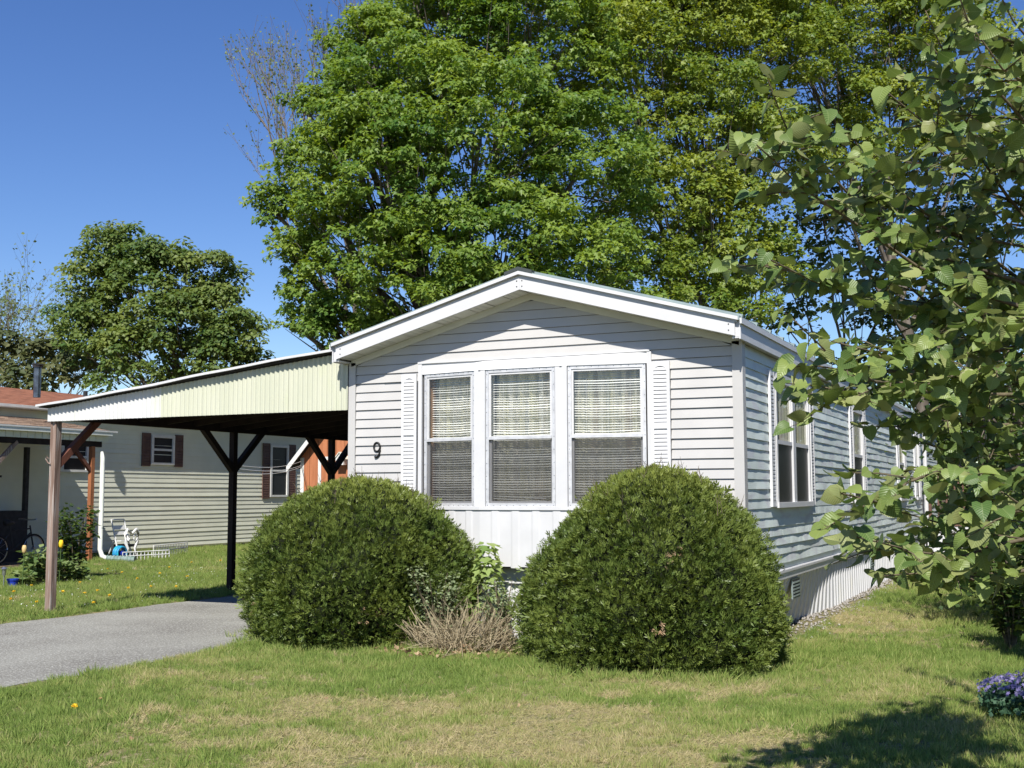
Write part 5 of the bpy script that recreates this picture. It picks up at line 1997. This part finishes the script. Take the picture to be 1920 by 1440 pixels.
dandelion(ground(139, 1352), .10, .024, 'yellow dandelion standing in the lawn near the lower left corner')
dandelion(ground(188, 1345), .13, .014, 'closed brownish dandelion head right of the yellow one', 'pale_head')
dandelion(ground(474, 1182), .13, .022, 'yellow dandelion at the left foot of the left evergreen shrub')
dandelion(ground(778, 1200), .12, .022, 'yellow dandelion in front of the left evergreen shrub')
dandelion(ground(68, 1142), .10, .024, 'yellow dandelion beside the foot of the weathered carport post')
for (px_, py_) in ((152, 1102), (182, 1118), (160, 1123), (176, 1142), (205, 1128), (243, 1113), (262, 1094), (141, 1088), (228, 1082), (300, 1084), (318, 1072), (352, 1090), (284, 1110), (200, 1075), (360, 1062), (470, 1072), (410, 1058), (330, 1110), (120, 1120), (60, 1108), (30, 1120), (20, 1135)):
    dandelion(ground(px_ + random.gauss(0, 2), py_), .09, .026, 'tiny yellow dandelion scattered in the lawn beyond the carport post', group='dandelions in the far lawn')
n = 900
wx, wy = rng.uniform(-10, -4.4, n), rng.uniform(-.5, 9, n)
wc = leaf_mesh('clover_flowers', 'plastic_white', None, np.stack([wx, wy, rng.uniform(.05, .08, n)], 1), rand_dir(n) + [0, 0, 1], rand_dir(n), rng.uniform(.008, .02, n), KITE_V, KITE_F)
tag(wc, 'tiny white specks of clover flowers in the lawn beyond the carport', 'clover', kind='stuff')

# ------------------------------------------------------------------ foreground tree at the right
mid_t = [0, .22, .48, .75, 1.0]
edge_w = [(.26, -.10), (.49, .12), (.50, .44), (.33, .74), (.0, 1.06)]
LV, LUV = [], []
for t_ in mid_t:
    LV.append((0, t_, -.16 * t_ * t_))
    LUV.append((.5, t_))
for s in (1, -1):
    for (w_, t_) in edge_w:
        LV.append((s * w_, t_, .16 * w_ - .20 * t_ * abs(t_)))
        LUV.append((.5 + s * w_, t_))
LF = []
for i in range(4):
    LF.append((i, 5 + i, 6 + i, i + 1))
    LF.append((i, i + 1, 11 + i, 10 + i))
TB = np.array([8.35, -5.75, 0.0])
lt_ = thing('heart_leaf_tree', tuple(TB), 'foreground tree with large heart-shaped leaves hanging in from the right edge', 'tree')
q = MB()
q.tube([TB, TB + [0, .02, 1.2], TB + [-.08, .05, 2.4], TB + [-.15, 0, 3.8], TB + [-.2, 0, 5.2]], [.11, .09, .075, .055, .03], 9)
q.build('trunk', 'bark', lt_, True)
MAIN = [
    (4.4, [(1440, 150), (1468, 225), (1500, 290), (1560, 330), (1620, 395), (1700, 455), (1790, 490), (1950, 540)]),
    (4.3, [(1400, 255), (1450, 300), (1500, 350), (1545, 380), (1620, 430), (1720, 500), (1820, 545), (1960, 590)]),
    (4.5, [(1405, 470), (1450, 490), (1510, 520), (1570, 545), (1650, 570), (1760, 600), (1950, 640)]),
    (4.2, [(1478, 590), (1530, 640), (1580, 690), (1640, 715), (1720, 720), (1820, 740), (1960, 740)]),
    (4.6, [(1488, 742), (1540, 738), (1600, 735), (1650, 700), (1720, 690), (1830, 705), (1960, 715)]),
    (4.0, [(1575, 925), (1620, 935), (1660, 945), (1700, 905), (1770, 880), (1860, 890), (1960, 860)]),
    (4.1, [(1600, 1005), (1660, 1020), (1720, 1035), (1800, 1045), (1880, 1020), (1970, 1000)]),
    (4.3, [(1650, 1080), (1720, 1075), (1790, 1090), (1870, 1080), (1970, 1060)]),
    (4.8, [(1735, 20), (1770, 100), (1800, 200), (1835, 290), (1890, 370), (1960, 450)]),
    (4.6, [(1790, -30), (1830, 80), (1870, 170), (1950, 260)]),
    (5.0, [(1590, 250), (1640, 310), (1690, 360), (1760, 420), (1840, 470), (1960, 560)]),
    (4.9, [(1600, 470), (1660, 500), (1730, 560), (1800, 610), (1960, 690)]),
    (4.7, [(1560, 640), (1640, 660), (1740, 650), (1840, 660), (1960, 640)]),
    (4.9, [(1620, 800), (1680, 800), (1750, 780), (1840, 800), (1960, 790)]),
    (4.6, [(1690, 960), (1760, 980), (1830, 960), (1960, 930)]),
    (5.2, [(1720, 240), (1780, 300), (1850, 360), (1960, 400)]),
    (5.3, [(1680, 440), (1760, 480), (1850, 520), (1960, 540)]),
    (5.2, [(1700, 820), (1790, 850), (1880, 830), (1970, 820)]),
    (4.4, [(1830, 60), (1880, 130), (1960, 180)]),
    (4.3, [(1780, 560), (1840, 610), (1900, 600), (1980, 610)]),
    (4.5, [(1740, 720), (1800, 700), (1880, 690), (1980, 690)]),
    (4.6, [(1660, 170), (1720, 220), (1800, 280), (1900, 300), (1980, 310)]),
    (5.0, [(1850, -60), (1900, 40), (1960, 110)]),
    (4.2, [(1850, 950), (1900, 960), (1980, 950)]),
    (5.4, [(1640, 360), (1720, 400), (1800, 440), (1960, 470)]),
    (5.6, [(1760, 160), (1820, 220), (1900, 260), (1980, 280)]),
    (5.5, [(1740, 540), (1820, 560), (1900, 570), (1980, 560)]),
    (5.6, [(1690, 640), (1780, 630), (1870, 640), (1980, 620)]),
    (5.4, [(1760, 760), (1830, 770), (1900, 760), (1980, 750)]),
    (5.5, [(1800, 900), (1860, 910), (1920, 900), (1980, 890)]),
    (4.9, [(1700, 1010), (1780, 1020), (1860, 1000), (1980, 990)]),
    (5.2, [(1840, 380), (1890, 420), (1980, 430)]),
    (5.0, [(1810, 0), (1860, 60), (1920, 90), (1990, 110)]),
    (5.1, [(1860, 200), (1910, 230), (1990, 240)]),
]
# limbs out of the frame: the rest of the crown, it shades the lawn
for j in range(34):
    a = random.uniform(-.4, 2.5)
    z = random.uniform(2.2, 4.8)
    l_ = random.uniform(.9, 2.7)
    e = TB + np.array([math.cos(a) * l_ * .9, math.sin(a) * l_, z])
    s = TB + np.array([-.1, 0, z - .8])
    MAIN.append((None, [e, (e + s) / 2 + [0, 0, .15], s]))
q = MB()
leafP, leafA, leafN, leafS = [], [], [], []


def add_leaf(p, d, big=1.0):
    """petiole and hanging blade"""
    d = np.asarray(d, float)
    d = d / (np.linalg.norm(d) + 1e-9)
    pl = random.uniform(.018, .036)
    hang = d * .75 + np.array([0, 0, -.55]) + rng.normal(0, .25, 3)
    e = p + (d * .8 + np.array([0, 0, .25]) + rng.normal(0, .2, 3)) * pl
    q.tube([p, e], [.0016, .0011], 4)
    leafP.append(e)
    leafA.append(hang)
    nz = np.array([-.05, -.35, .75]) + rng.normal(0, .42, 3)
    if random.random() < .40:
        nz = -nz + np.array([0, -.2, .1])
    leafN.append(nz)
    leafS.append(random.choice((.048, .060, .066, .070, .076)) * random.uniform(.8, 1.12) * big)


for (dp, pts) in MAIN:
    if dp is not None:
        W_ = [at(px_, py_, dp + .15 * i + random.gauss(0, .04)) for i, (px_, py_) in enumerate(pts)]
        W_.append(TB + np.array([-.15, 0, np.clip(W_[-1][2] - .35, .8, 4.6)]))
    else:
        W_ = [np.asarray(p) for p in pts]
    n = len(W_)
    q.tube(W_, [0.0028 + .011 * (i / (n - 1)) ** 1.8 for i in range(n)], 6)
    for i in range(n - 2):
        a, b = W_[i], W_[i + 1]
        ln = np.linalg.norm(b - a)
        d = (a - b) / ln
        m_ = max(1, int(ln / .042))
        for j in range(m_):
            u = (j + random.random() * .5) / m_
            p = a * (1 - u) + b * u
            sgn = 1 if j % 2 else -1
            sd = np.cross(d, [0, 0, 1]) * sgn + rng.normal(0, .25, 3)
            if i < 2 or random.random() < .6:
                add_leaf(p, d * .5 + sd)
            if i >= 1 and random.random() < .56:                 # side twig with its own leaves
                tl = random.uniform(.12, .34)
                e = p + (d * .8 + sd * .9 + np.array([0, 0, random.uniform(-.45, .25)])) / 1.4 * tl
                q.tube([p, (p + e) / 2 + [0, 0, .01], e], [.004, .003, .0016], 5)
                k_ = max(2, int(tl / .036))
                for g in range(k_):
                    c = p + (e - p) * (g + 1) / k_
                    add_leaf(c, (e - p) / tl + np.cross((e - p) / tl, [0, 0, 1]) * (1 if g % 2 else -1) * .9)
    add_leaf(W_[0], (W_[0] - W_[1]) / np.linalg.norm(W_[0] - W_[1]))
q.build('branch', 'twig', lt_, True)
leafP, leafA, leafN, leafS = (np.array(a) for a in (leafP, leafA, leafN, leafS))
rel = leafP - CAM
dz = rel @ FWD
u_, v_ = F_PX * (rel @ RIGHT) / dz, -F_PX * (rel @ UP) / dz
vis = (np.abs(u_) < 960) & (np.abs(v_) < 720) & (dz > .5)
score = np.where(vis, leafS / np.maximum(dz, .5), 0)
order = np.argsort(-score)
singles, rest = order[:300], order[300:]
protos = [leaf_mesh('_', 'linden', None, [(0, 0, 0)], [(0, 0, 1)], [(0, 1, 0)], [1.0], [(v[0] * w_, v[1], v[2] * f_) for v in LV], LF, [0.1], LUV, True) for (w_, f_) in ((1, 1), (.90, 2.2), (1.05, .4), (.96, 3.2))]
for i in singles:
    o = bpy.data.objects.new('leaf', protos[int(i) % 4])
    COL.objects.link(o)
    o.parent = lt_
    nz = Vector(leafN[i]).normalized()
    al = Vector(leafA[i])
    al = (al - nz * al.dot(nz)).normalized()
    sd = al.cross(nz)
    s = leafS[i]
    p = Vector(leafP[i]) - Vector(TB)
    o.matrix_local = Matrix(((sd.x * s, al.x * s, nz.x * s, p.x), (sd.y * s, al.y * s, nz.y * s, p.y), (sd.z * s, al.z * s, nz.z * s, p.z), (0, 0, 0, 1)))
fo = leaf_mesh('foliage', 'linden', lt_, leafP[rest], leafN[rest], leafA[rest], leafS[rest], LV, LF, None, LUV, True, rng.uniform(.2, 3.2, len(rest)))
fo['kind'] = 'stuff'
